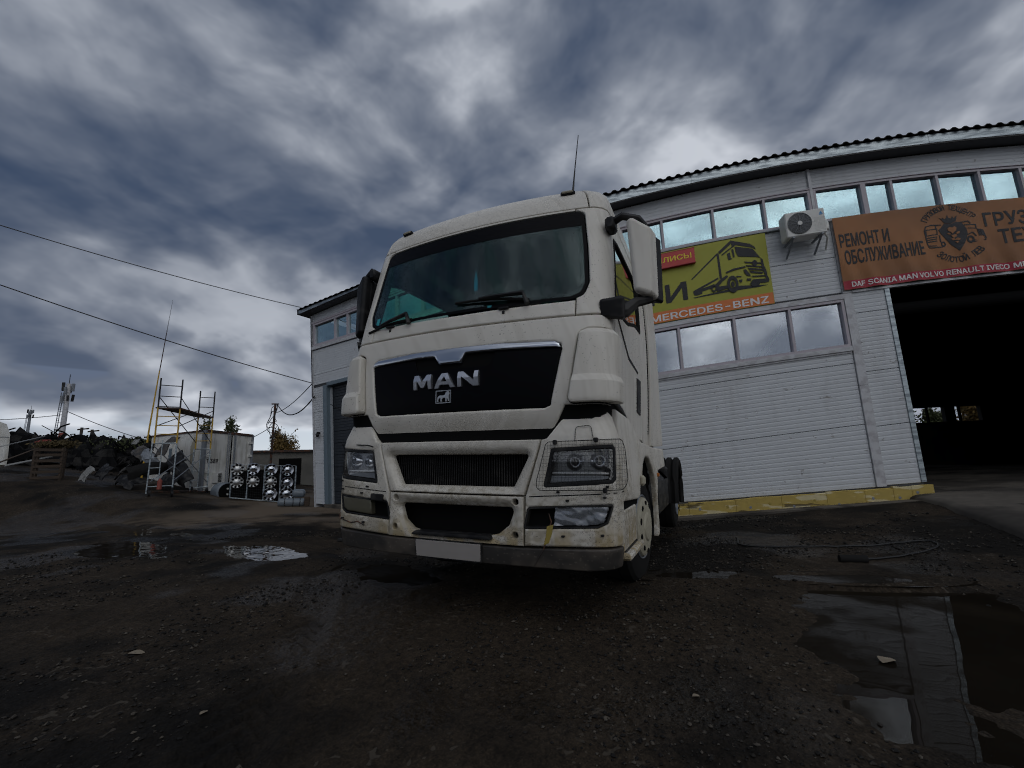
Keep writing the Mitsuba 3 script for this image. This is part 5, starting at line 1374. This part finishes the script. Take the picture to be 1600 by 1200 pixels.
# tall yellow pole with a whip aerial
yp = solo('mast_pole', tube([(-14.08, 16.9, gz(-14.08, 16.9)), (-14.03, 16.94, 2.9), (-13.94, 17.02, 5.2)], [0.035, 0.028, 0.02], 8), 'm_polyellow', 'tall thin yellow pole standing left of the scaffold', 'pole', smooth=40)
obj('top_section', tube([(-13.94, 17.02, 5.15), (-13.86, 17.08, 6.9)], [0.017, 0.013], 6), 'm_rust', yp)
obj('whip', tube([(-13.86, 17.08, 6.9), (-13.80, 17.13, 8.2)], [0.010, 0.004], 5), 'm_cable', yp)

# rack of polished hub caps
RK = thing('display_rack', 'low grey wire rack of polished hub caps beside the workshop corner', 'rack')
r0, r1 = A([-9.08, 14.36]), A([-7.46, 15.26]); rd = (r1 - r0) / np.linalg.norm(r1 - r0); rn = A([rd[1], -rd[0]]); RLn = np.linalg.norm(r1 - r0)
def rk(t, z, out=0.0): p = r0 + rd * RLn * t + rn * out; return (p[0], p[1], z)
zb_, zt_ = (lambda t: 0.36 - 0.30 * t), (lambda t: 1.40 - 0.11 * t)
for t in (0, 0.245, 0.5, 0.51, 0.755, 1.0):
    obj('post', bar(rk(t, zb_(t)), rk(t, zt_(t)), 0.035), 'm_galv', RK)
objs('rail', [bar(rk(0, zt_(0)), rk(1, zt_(1)), 0.012), bar(rk(0, zb_(0)), rk(1, zb_(1)), 0.03)], 'm_galv', RK)
obj('mesh', [bar(rk(0, zb_(0) + (zt_(0) - zb_(0)) * k / 14, -.02), rk(1, zb_(1) + (zt_(1) - zb_(1)) * k / 14, -.02), 0.005) for k in range(1, 14)] + [bar(rk(t, zb_(t), -.02), rk(t, zt_(t), -.02), 0.005) for t in np.linspace(0, 1, 34)], 'm_cable', RK, kind='stuff')
obj('back_board', hull([rk(t, z, o) for t in (0.0, 1.0) for z in (0.12, 1.2) for o in (-.32, -.30)]), 'm_void', RK)
caps = [(0.085, 1.235, 'upper left of the rack, dull and dark', 0), (0.085, 0.83, 'second row of the rack, far left, dull', 0), (0.325, 1.235, 'upper row of the rack, second from the left', 1), (0.325, 0.83, 'second row of the rack, second from the left', 0),
        (0.60, 1.19, 'upper row of the rack, third from the left', 1), (0.60, 0.79, 'second row of the rack, third from the left', 0), (0.60, 0.40, 'bottom row of the rack, left one', 1), (0.865, 1.155, 'upper row of the rack, far right', 1), (0.865, 0.74, 'second row of the rack, far right', 1), (0.865, 0.37, 'bottom row of the rack, right one', 2)]
Rz = np.stack([A([rd[0], rd[1], 0]), A([rn[0], rn[1], 0]), A([0, 0, 1.0])], 1)
for t, z, lb, kind in caps:
    R_ = 0.19 if z > 0.5 else 0.215
    pf = [(R_, 0.0), (R_, 0.02), (R_ * .93, 0.035), (R_ * .62, 0.030), (R_ * .58, 0.012), (R_ * .45, 0.018), (R_ * .42, 0.06), (R_ * .30, 0.072), (0.001, 0.075)]
    m = lathe(pf, 36); vv = A(m.vertices)[:, [0, 2, 1]]
    cc = A(rk(t, z, 0.03))
    hc = thing('hub_cap', f'round metal hub cap, {lb}', 'hub cap', 'hub caps on the rack')
    obj('disc', TM(vv @ Rz.T + cc, m.faces[:, ::-1]), 'm_chrome' if kind else 'm_chromedull', hc, smooth=35)
    hs = []
    for k in range(9):
        if kind == 1 and k in (6, 7): continue
        a = k * 2 * math.pi / 9 + math.pi / 2 + 0.2
        q = A([0.76 * R_ * math.cos(a), 0.037, 0.76 * R_ * math.sin(a)])
        hs.append(cyl(Rz @ q + cc, Rz @ (q + [0, 0.005, 0]) + cc, R_ * 0.19, 10))
    obj('vent', hs, 'm_void', hc, kind='stuff')
    if kind: obj('centre_band', bar(Rz @ A([-R_ * .30, 0.077, 0]) + cc, Rz @ A([R_ * .30, 0.077, 0]) + cc, 0.01, R_ * .22), 'm_void', hc)

# cylinders on the ground
def tank(name, p, q, r, label, m='m_greytank', bands=()):
    p, q = A(p, float), A(q, float); d = (q - p) / np.linalg.norm(q - p); Ln = np.linalg.norm(q - p)
    k = thing(name, label, 'tank')
    ts = [(0, r * .3), (0.03, r * .8), (0.08, r), (Ln - .08, r), (Ln - .03, r * .8), (Ln, r * .3)]
    obj('shell', tube([p + d * t for t, _ in ts], [x for _, x in ts], 22), m, k, smooth=40)
    for b in bands: obj('strap', cyl(p + d * (Ln * b - .012), p + d * (Ln * b + .012), r + .006, 22), 'm_black', k)
    return k


tank('air_tank', (-7.42, 14.10, 0.17), (-6.72, 14.46, 0.13), 0.125, 'long grey air tank lying on the ground before the hub cap rack', bands=(0.25, 0.55, 0.8))
tank('air_tank', (-7.15, 14.45, 0.42), (-6.80, 14.62, 0.40), 0.135, 'short grey air tank lying on top of the longer tank')
k = tank('fuel_tank', (-10.05, 15.3, 0.52), (-9.55, 14.95, 0.52), 0.30, 'big round grey tank lying at the foot of the white box body')
obj('end_plate', cyl((-9.55, 14.95, .52), (-9.50, 14.915, .52), 0.27), 'm_void', k)
obj('lamp', [cyl((-9.50 - .02, 14.90, z), (-9.47 - .02, 14.88, z), 0.03, 10) for z in (0.62, 0.44)], 'm_acwhite', k, kind='stuff')
solo('wooden_block', box((-6.58, 14.28, 0.17), (0.16, 0.14, 0.28), (3, 4, 20), 0.01), 'm_wood', 'small wooden block standing at the workshop corner', 'block')

# shed wall and its cable pole behind
SH = thing('shed', 'low grey shed with a flat roof behind the hub cap rack', 'shed')
s0, s1 = A([-12.9, 20.3]), A([-9.0, 22.3]); sn = A([1.0, -1.95]) / 2.19
obj('wall', hull([v3(p + sn * -o, z) for p in (s0, s1) for o in (0, 3.0) for z in (-.3, 2.02)]), 'm_shed', SH)
obj('roof', hull([v3(p + sn * (0.12 - o), z) for p in (s0, s1) for o in (0, 3.2) for z in (2.02, 2.12)]), 'm_rust', SH)
obj('dark_opening', hull([v3(s0 + (s1 - s0) * t + sn * .02, z) for t in (0.44, 0.66) for z in (0.2, 1.72)] + [v3(s0 + (s1 - s0) * t - sn * .05, z) for t in (0.44, 0.66) for z in (0.2, 1.72)]), 'm_void', SH)
CP = thing('cable_pole', 'thin dark pole with loops of cable rising from the shed roof', 'pole')
obj('post', tube([(-11.52, 21.02, 0), (-11.45, 21.05, 4.35)], 0.05, 8), 'm_rust', CP)
obj('arm', bar((-11.6, 21.0, 4.33), (-11.3, 21.1, 4.33), 0.06), 'm_rust', CP)
for sd_ in range(4):
    g_ = np.random.default_rng(sd_); t = np.linspace(0, 1, 24)
    pts = np.stack([-11.47 + 0.25 * np.sin(t * 6 + sd_) * np.sin(t * 3.1) + 0.08 * np.sin(t * 17 + sd_), 21.0 + 0.1 * np.cos(t * 9), 4.25 - 1.7 * t + 0.12 * np.sin(t * 14 + sd_ * 2)], -1)
    obj('cable_loop', tube(pts, 0.017, 5), 'm_cable', CP)


def sag(p, q, d, n=24):
    t = np.linspace(0, 1, n)[:, None]; p, q = A(p, float), A(q, float)
    w = p * (1 - t) + q * t; w[:, 2] -= d * 4 * (t * (1 - t))[:, 0]; return w


c0 = FL(0.1, 4.0, 0.1)
solo('cable', tube(sag((-11.35, 21.06, 4.3), FL(0.18, 3.95, 0.08), 0.55), 0.022, 5), 'm_cable', 'black cable sagging from the cable pole to the workshop corner, lower one', 'cable')
solo('cable', tube(sag((-11.4, 21.06, 3.9), FL(0.06, 4.45, 0.08), 0.15), 0.015, 5), 'm_cable', 'thin black cable running straight from the cable pole to the workshop corner', 'cable')
solo('cable', tube(sag((-11.5, 21.06, 3.3), (-14.2, 20.5, 2.2), 0.25), 0.016, 5), 'm_cable', 'black cable sagging left from the cable pole behind the white box body', 'cable')
solo('cable', tube(np.vstack([FL(0.05, v_, 0.05) + [0, 0, 0] for v_ in (7.1, 6.2, 5.4, 4.6, 3.95)]), 0.014, 5), 'm_cable', 'black cable running down the corner of the workshop', 'cable')
solo('overhead_wire', tube(np.vstack([sag((-6.75, 13.55, 6.32), (-14.0, 8.2, 7.6), 0.16, 40), [[-28, -2.1, 10.5], [-60, -25.7, 12.0]]]), 0.012, 5), 'm_cable', 'upper overhead wire crossing the sky to the eave of the workshop', 'wire')
solo('overhead_wire', tube(np.vstack([sag(FL(0.06, 4.5, 0.06), (-14.0, 8.2, 6.5), 0.16, 40), [[-28, -2.1, 11.0], [-60, -25.7, 18.0]]]), 0.014, 5), 'm_cable', 'lower overhead wire crossing the sky to the workshop corner', 'wire')

# trees
def foliage(c, r, n, leaf, seed, flat_=1.0, clump=14):
    g = np.random.default_rng(seed)
    cl = g.normal(size=(clump, 3)); cl /= np.linalg.norm(cl, axis=1, keepdims=True); cl *= (g.random((clump, 1)) ** 0.4) * 0.75
    k = g.integers(0, clump, n)
    p = cl[k] + g.normal(size=(n, 3)) * 0.17 * (0.6 + 0.8 * g.random((clump, 1)))[k]
    p = p * A(r) + A(c)
    a = g.normal(size=(n, 3)); a /= np.linalg.norm(a, axis=1, keepdims=True)
    b = np.cross(a, g.normal(size=(n, 3))); b /= np.linalg.norm(b, axis=1, keepdims=True)
    s = leaf * (0.6 + 0.8 * g.random((n, 1)))
    v = np.stack([p - a * s, p + b * s * .5, p + a * s, p - b * s * .5], 1).reshape(-1, 3)
    i = np.arange(n)[:, None] * 4
    return TM(v, np.hstack([i, i + 1, i + 2, i + 3]))


def tree(x, y, z, h, r, m, label, seed, n=2500, leaf=0.09, catg='tree', zc=None):
    t = thing('tree', label, catg)
    g = np.random.default_rng(seed); zc = zc or z + h * 0.66
    tr = [tube([(x, y, z - .2), (x + .05, y, z + h * .4), (x, y, z + h * .8)], [0.07 * h / 4, 0.05 * h / 4, 0.015], 7)]
    for k in range(7):
        a = g.uniform(0, 6.28); b0 = z + h * g.uniform(.3, .65)
        tr.append(tube([(x, y, b0), (x + r * .7 * math.cos(a), y + r * .7 * math.sin(a), b0 + h * .22)], [0.025 * h / 4, 0.008], 5))
    obj('trunk', tr, 'm_bark', t, smooth=40)
    obj('crown', foliage((x, y, zc), (r, r, h * .36), n, leaf, seed), m, t)


tree(-15.6, 30.2, 0.3, 4.3, 1.05, 'm_leafautumn', 'round yellowing autumn tree behind the shed', 5, 5200, 0.075, zc=2.85)
tree(-19.2, 27.5, 1.0, 3.5, 0.5, 'm_leafgreen', 'tip of a green tree showing over the white box body, left one', 8, 900, 0.08, zc=3.55)
tree(-18.0, 28.2, 1.0, 3.6, 0.55, 'm_leafgreen', 'tip of a green tree showing over the white box body, right one', 9, 900, 0.08, zc=3.62)
WT = [(36.8, 50, 6.3, 'm_leafgreen', 'dark green tree seen through the left pane at the back of the dark hall'), (39.2, 52, 5.7, 'm_leafgreen', 'dark green tree seen through the second pane at the back of the dark hall'),
      (41.8, 51, 6.0, 'm_leafgreen', 'dark green tree seen between the two windows at the back of the dark hall'), (44.2, 49, 6.7, 'm_leafautumn', 'rusty orange tree seen through the right window at the back of the dark hall'),
      (47.0, 51, 6.6, 'm_leafautumn', 'rusty orange tree at the right edge of the back window of the hall')]
for i, (uu, dd, h, m, lb) in enumerate(WT):
    P = (DR + dd) * NR + uu * UR
    tree(P[0], P[1], 0.4, h, 1.9, m, lb, 30 + i, 6000, 0.20, zc=0.4 + h * 0.60)


# far masts and poles
def mast(x, y, z0, z1, w, label, red):
    k = thing('radio_mast', label, 'radio mast'); hh = z1 - z0
    zm = z0 + hh * 0.34
    obj('lower_section', tube([(x, y, z0 - 1), (x, y, zm)], [w * .42, w * .38], 10), 'm_towerred' if red else 'm_steelgrey', k, smooth=40)
    obj('upper_section', tube([(x, y, zm), (x, y, z1)], [w * .36, w * .28], 10), 'm_trim' if red else 'm_steelgrey', k, smooth=40)
    ld = [tube([(x + s * w * .16 - w * .95, y - w * .3, z0 - 1), (x + s * w * .16 - w * .62, y - w * .2, z1 - hh * .12)], w * .055, 5) for s in (-1, 1)]
    for t in np.linspace(0.02, 0.98, 34):
        c = A([x - w * .95 + w * .33 * t, y - w * .3 + w * .1 * t, z0 - 1 + (hh * .88 + 1) * t]); ld.append(bar(c - [w * .16, 0, 0], c + [w * .16, 0, 0], w * .05)); 
        if int(t * 34) % 5 == 0: ld.append(bar(c, (x, y, c[2]), w * .06))
    obj('ladder', ld, 'm_steelgrey', k, kind='stuff')
    g = np.random.default_rng(3)
    for j, (a, f, s) in enumerate(((0.2, .05, 1.0), (1.9, .07, .9), (3.6, .04, 1.1), (5.0, .10, .9), (0.9, .19, .9), (2.8, .18, .8), (4.4, .22, 1.0), (5.6, .2, .7))):
        c = A([x + w * .62 * math.cos(a), y + w * .62 * math.sin(a), z1 - hh * f])
        obj('antenna', box(c, (w * .34, w * .26, hh * .105 * s), (4, 3, math.degrees(a)), w * .03), 'm_black' if j % 3 else 'm_steelgrey', k)
    obj('spike', tube([(x, y, z1 - .4), (x, y, z1 + hh * .13)], 0.03, 5), 'm_cable', k)
    return k


mast(-43.0, 41.9, 3.0, 10.2, 0.62, 'tall red and white mast with clustered antennas above the scrap heap', True)
mast(-89.0, 80.5, 8.0, 13.9, 0.62, 'distant thin grey mast with antennas near the left edge', False)
for i, (x, y, z1, lb) in enumerate([(-42.05, 42.8, 6.0, 'left one of the two distant utility poles above the scrap heap'), (-41.3, 43.1, 5.8, 'right one of the two distant utility poles above the scrap heap')]):
    k = thing('utility_pole', lb, 'utility pole', None)
    obj('post', tube([(x, y, 1.5), (x, y, z1)], 0.12, 7), 'm_bark', k); obj('crossarm', bar((x - .4, y, z1 - .2), (x + .5, y + .2, z1 - .1), 0.12), 'm_bark', k)
solo('overhead_wire', tube(sag((-43.0, 41.9, 7.6), (-33, 45, 3.6), 0.4), 0.03, 4), 'm_cable', 'distant wire slanting down right from the lattice mast', 'wire')
solo('overhead_wire', tube(sag((-43.2, 41.9, 7.2), (-60, 34, 8.6), 1.2), 0.03, 4), 'm_cable', 'distant wire sagging left from the lattice mast', 'wire')

# van roof behind the scrap at the left edge
VN = thing('parked_van', 'pale grey van with a dark side window behind the scrap at the left edge', 'van')
vo = A([-18.05, 15.75]); vd = A([-0.62, -0.78]); vn = A([0.78, -0.62])


def vp(l, w, z): q = vo + vd * l + vn * w; return (q[0], q[1], z)


body = [(-.05, 2.0), (-.02, 2.75), (0.10, 3.12), (0.35, 3.24), (5.2, 3.40), (5.2, 1.5), (-.05, 1.5)]
m = prism(Polygon(body), 1.9); vv = A(m.vertices)
obj('body', TM(A([vp(a, -c, b) for a, b, c in vv]), m.faces[:, ::-1]), 'm_lid', VN, smooth=20)
obj('window', hull([vp(a, 0.012, b) for a, b in ((0.62, 2.88), (0.75, 3.02), (3.0, 3.10), (3.0, 2.93))] + [vp(a, -.02, b) for a, b in ((0.62, 2.88), (0.75, 3.02), (3.0, 3.10), (3.0, 2.93))]), 'm_blackgloss', VN)
objs('seam', [bar(vp(0.38, 0.008, 2.2), vp(0.52, 0.008, 3.15), 0.02), bar(vp(0.0, .008, 2.66), vp(3, .008, 2.74), 0.02)], 'm_steelgrey', VN)
for l in (0.7, 4.2): obj('wheel', cyl(vp(l, -.05, 1.75), vp(l, -.25, 1.75), 0.33), 'm_rubber', VN)

# scrap: a long dark heap (stuff) and the pieces that can be told apart before it
def heap(seed=4):
    g = np.random.default_rng(seed); out = []
    path = A([(-20.5, 15.5, 1.05), (-18.3, 18.0, 1.25), (-16.4, 19.0, 1.35), (-14.6, 18.6, 1.5)])
    for i in range(2600):
        t = g.random() * (len(path) - 1); k = int(t); c = path[k] * (1 - (t - k)) + path[min(k + 1, 3)] * (t - k)
        w = g.normal() * 0.75; hh = c[2] * max(0.0, 1 - abs(w) / 1.7)
        x, y = c[0] + w * .6, c[1] - abs(w) * .9 + 0.3
        z = gz(x, y) + hh * g.random() ** .45
        s = A([0.05 + 0.32 * g.random() ** 3, 0.04 + 0.2 * g.random() ** 3, 0.01 + 0.09 * g.random() ** 2])
        out.append(box((x, y, z), s, g.uniform(-70, 70, 3)))
    for i in range(60):
        t = g.random() * 2.99; k = int(t); c = path[k] * (1 - (t - k)) + path[k + 1] * (t - k)
        p0 = A([c[0] + g.normal() * .5, c[1] - .4 + g.normal() * .4, gz(c[0], c[1]) + c[2] * g.uniform(.4, 1.0)])
        q = p0 + g.normal(size=3) * [.45, .45, .18]
        out.append(tube([p0, (p0 + q) / 2 + g.normal(size=3) * .07, q], g.uniform(.008, .03), 6))
    th = np.linspace(0, 1, 40); js = np.linspace(-1, 1, 14)
    v = []
    for t in th * 2.999:
        k = int(t); c = path[k] * (1 - (t - k)) + path[k + 1] * (t - k)
        for j in js:
            x, y = c[0] + j * 0.9, c[1] - 0.3 + 1.3 * j * 0
            x, y = c[0] + 0.75 * j * 1.4, c[1] - 1.2 * j * 0.9
            v.append((x, y, gz(x, y) - .1 + c[2] * (1 - j * j) * 0.92 + 0.18 * g.normal()))
    n = 14
    out.append(TM(A(v), [[i * n + j, (i + 1) * n + j, (i + 1) * n + j + 1, i * n + j + 1] for i in range(39) for j in range(n - 1)]))
    return cat(out)


solo('scrap_heap', heap(), 'm_scrap', 'long dark heap of scrapped vehicle parts behind the yard', 'scrap', kind='stuff')
solo('heap_weeds', foliage((-17.0, 18.4, 2.45), (3.0, 1.0, 0.35), 1400, 0.055, 77, clump=30), 'm_leafgreen', 'thin weeds growing over the scrap heap', 'weeds', kind='stuff')
solo('dry_litter', foliage((-15.1, 14.5, 2.22), (0.85, 0.5, 0.16), 1300, 0.045, 79, clump=18), 'm_hazeldry', 'dry yellow leaves and straw heaped on the wooden crate', 'litter', kind='stuff')

CR = thing('wooden_crate', 'slatted wooden crate standing at the front of the scrap heap', 'crate')
c0_, c1_ = A([-14.72, 13.62]), A([-14.26, 14.02]); cd = (c1_ - c0_) / np.linalg.norm(c1_ - c0_); cn = A([-cd[1], cd[0]])
cz = gz(-14.5, 13.8)
for t in (0, 1):
    obj('post', bar(v3(c0_ + (c1_ - c0_) * t, cz - .05), v3(c0_ + (c1_ - c0_) * t, cz + 0.98), 0.06), 'm_wood', CR)
    obj('post', bar(v3(c0_ + (c1_ - c0_) * t + cn * .7, cz - .05), v3(c0_ + (c1_ - c0_) * t + cn * .7, cz + 0.98), 0.06), 'm_wood', CR)
for k in range(6):
    z = cz + 0.06 + 0.172 * k
    for a_, b_ in ((c0_, c1_), (c1_, c1_ + cn * .7), (c0_, c0_ + cn * .7)):
        o_ = A([cd[1], -cd[0]]) * .035 if a_ is c0_ and b_ is c1_ else A([0, 0])
        obj('slat', bar(v3(a_ + o_, z), v3(b_ + o_, z + .01 * rng.normal()), 0.02, 0.085), 'm_wood', CR)


def bent(x, y, z, w, l, curve, rot, thick=0.02, n=8, jag=0.0, seed=0):
    """A torn, curved plastic sheet."""
    g = np.random.default_rng(seed)
    us = np.linspace(-.5, .5, n); vs = np.linspace(-.5, .5, 6)
    P = A([[u * l, v_ * w * (1 - 0.25 * (u + .5) * g.random()), curve * (1 - (2 * u) ** 2) + 0.25 * curve * math.cos(v_ * 5)] for u in us for v_ in vs])
    P += g.normal(size=P.shape) * jag
    f = A([[i * 6 + j, (i + 1) * 6 + j, (i + 1) * 6 + j + 1, i * 6 + j + 1] for i in range(n - 1) for j in range(5)])
    top = P @ rotm(*rot).T + [x, y, z]; bot = (P - [0, 0, thick]) @ rotm(*rot).T + [x, y, z]
    m1, m2 = TM(top, f), TM(bot, f[:, ::-1])
    return cat([m1, m2])


items = [('plastic_sheet', -13.55, 14.15, .28, .5, .62, .04, (62, 8, -35), 'm_scraplight', 'pale broken plastic sheet leaning right of the slatted crate'),
         ('broken_bumper', -13.05, 14.2, .42, .5, .7, .07, (58, 10, -30), 'm_black', 'black broken bumper piece with a cut-out, second from the crate'),
         ('broken_bumper', -12.72, 14.55, .45, .45, .62, .06, (50, -18, -38), 'm_valance', 'grey broken bumper piece leaning at a slant in the scrap row'),
         ('mudguard', -12.15, 14.15, .18, .5, .95, .22, (30, 10, -30), 'm_black', 'black curved mudguard lying flat at the front of the scrap'),
         ('mudguard', -11.75, 14.35, .62, .42, 1.1, .25, (75, -10, 58), 'm_rubber', 'tall black mudguard standing on end left of the scaffold'),
         ('cab_panel', -11.85, 15.1, 1.32, .8, .85, .14, (55, -8, -34), 'm_valance', 'big grey moulded panel on top of the scrap left of the scaffold'),
         ('cab_panel', -12.75, 15.2, 1.05, .45, .9, .10, (40, 22, -30), 'm_valance', 'dark grey torn panel behind the scrap row'),
         ('cab_panel', -12.3, 15.0, .95, .35, .8, .1, (65, 35, -20), 'm_steelgrey', 'pale curved trim strip sticking out of the scrap'),
         ('bumper', -11.25, 14.6, .30, .5, 1.3, .18, (65, 8, -40), 'm_black', 'long black bumper lying behind the scaffold'),
         ('bumper', -10.95, 14.7, .72, .5, 1.5, .16, (60, 34, -35), 'm_black', 'black bumper tilted against the white box body'),
         ('bumper', -11.3, 14.9, 1.0, .6, 1.0, .12, (48, 18, -44), 'm_black', 'black plastic bumper heaped behind the scaffold posts'),
         ('plank', -16.2, 14.35, .95, .10, 1.5, .0, (20, -16, 18), 'm_scraplight', 'long white plank lying on the scrap at the far left'),
         ('plank', -15.75, 14.3, .70, .12, 1.4, .0, (25, -28, 30), 'm_wood', 'tan plank slanting in the scrap at the far left'),
         ('plank', -15.6, 14.3, .45, .14, 1.1, .0, (25, -14, 30), 'm_scraplight', 'lowest pale plank in the scrap at the far left'),
         ('torn_sheet', -15.9, 14.9, 1.05, .12, .38, .04, (40, -6, 20), 'm_towerred', 'red plastic scrap on the pile at the far left'),
         ('torn_sheet', -13.7, 16.0, 1.35, .22, .4, .02, (50, 0, -30), 'm_scraplight', 'small pale blue sheet on the heap right of the crate'),
         ('hose_reel', -12.9, 15.6, 1.25, .3, .4, .1, (70, 0, 0), 'm_rubber', 'black torn rubber piece on top of the heap')]
for i, (nm, x, y, dz, w, l, cv, rt, m, lb) in enumerate(items):
    solo(nm if nm != 'hose_reel' else 'rubber_piece', bent(x, y, gz(x, y) + dz, w, l, cv, rt, jag=0.02 if cv else 0.0, seed=i), m, lb, nm.replace('_', ' ') if nm != 'hose_reel' else 'rubber piece', smooth=35)
solo('flat_debris', box((-2.75, 7.95, gz(-2.75, 7.95) + .03), (0.75, 0.10, 0.05), (0, 2, -12), 0.01), 'm_black', 'flat dark bar lying on the mud left of the lorry', 'bar')

# hills on the skyline
th = np.radians(np.linspace(-75, 75, 300)); hr = 900
hh = 18 + 26 * meshkit.fbm(np.stack([th * 9, th * 0, th * 0], -1), 5, 6)
v = np.vstack([np.stack([hr * np.sin(th), hr * np.cos(th), th * 0 - 5], -1), np.stack([(hr + 200) * np.sin(th), (hr + 200) * np.cos(th), hh], -1), np.stack([(hr + 500) * np.sin(th), (hr + 500) * np.cos(th), th * 0 - 5], -1)])
n = len(th)
struct('hills', TM(v, [[k * n + i, k * n + i + 1, (k + 1) * n + i + 1, (k + 1) * n + i] for k in range(2) for i in range(n - 1)]), 'm_hill', smooth=True)
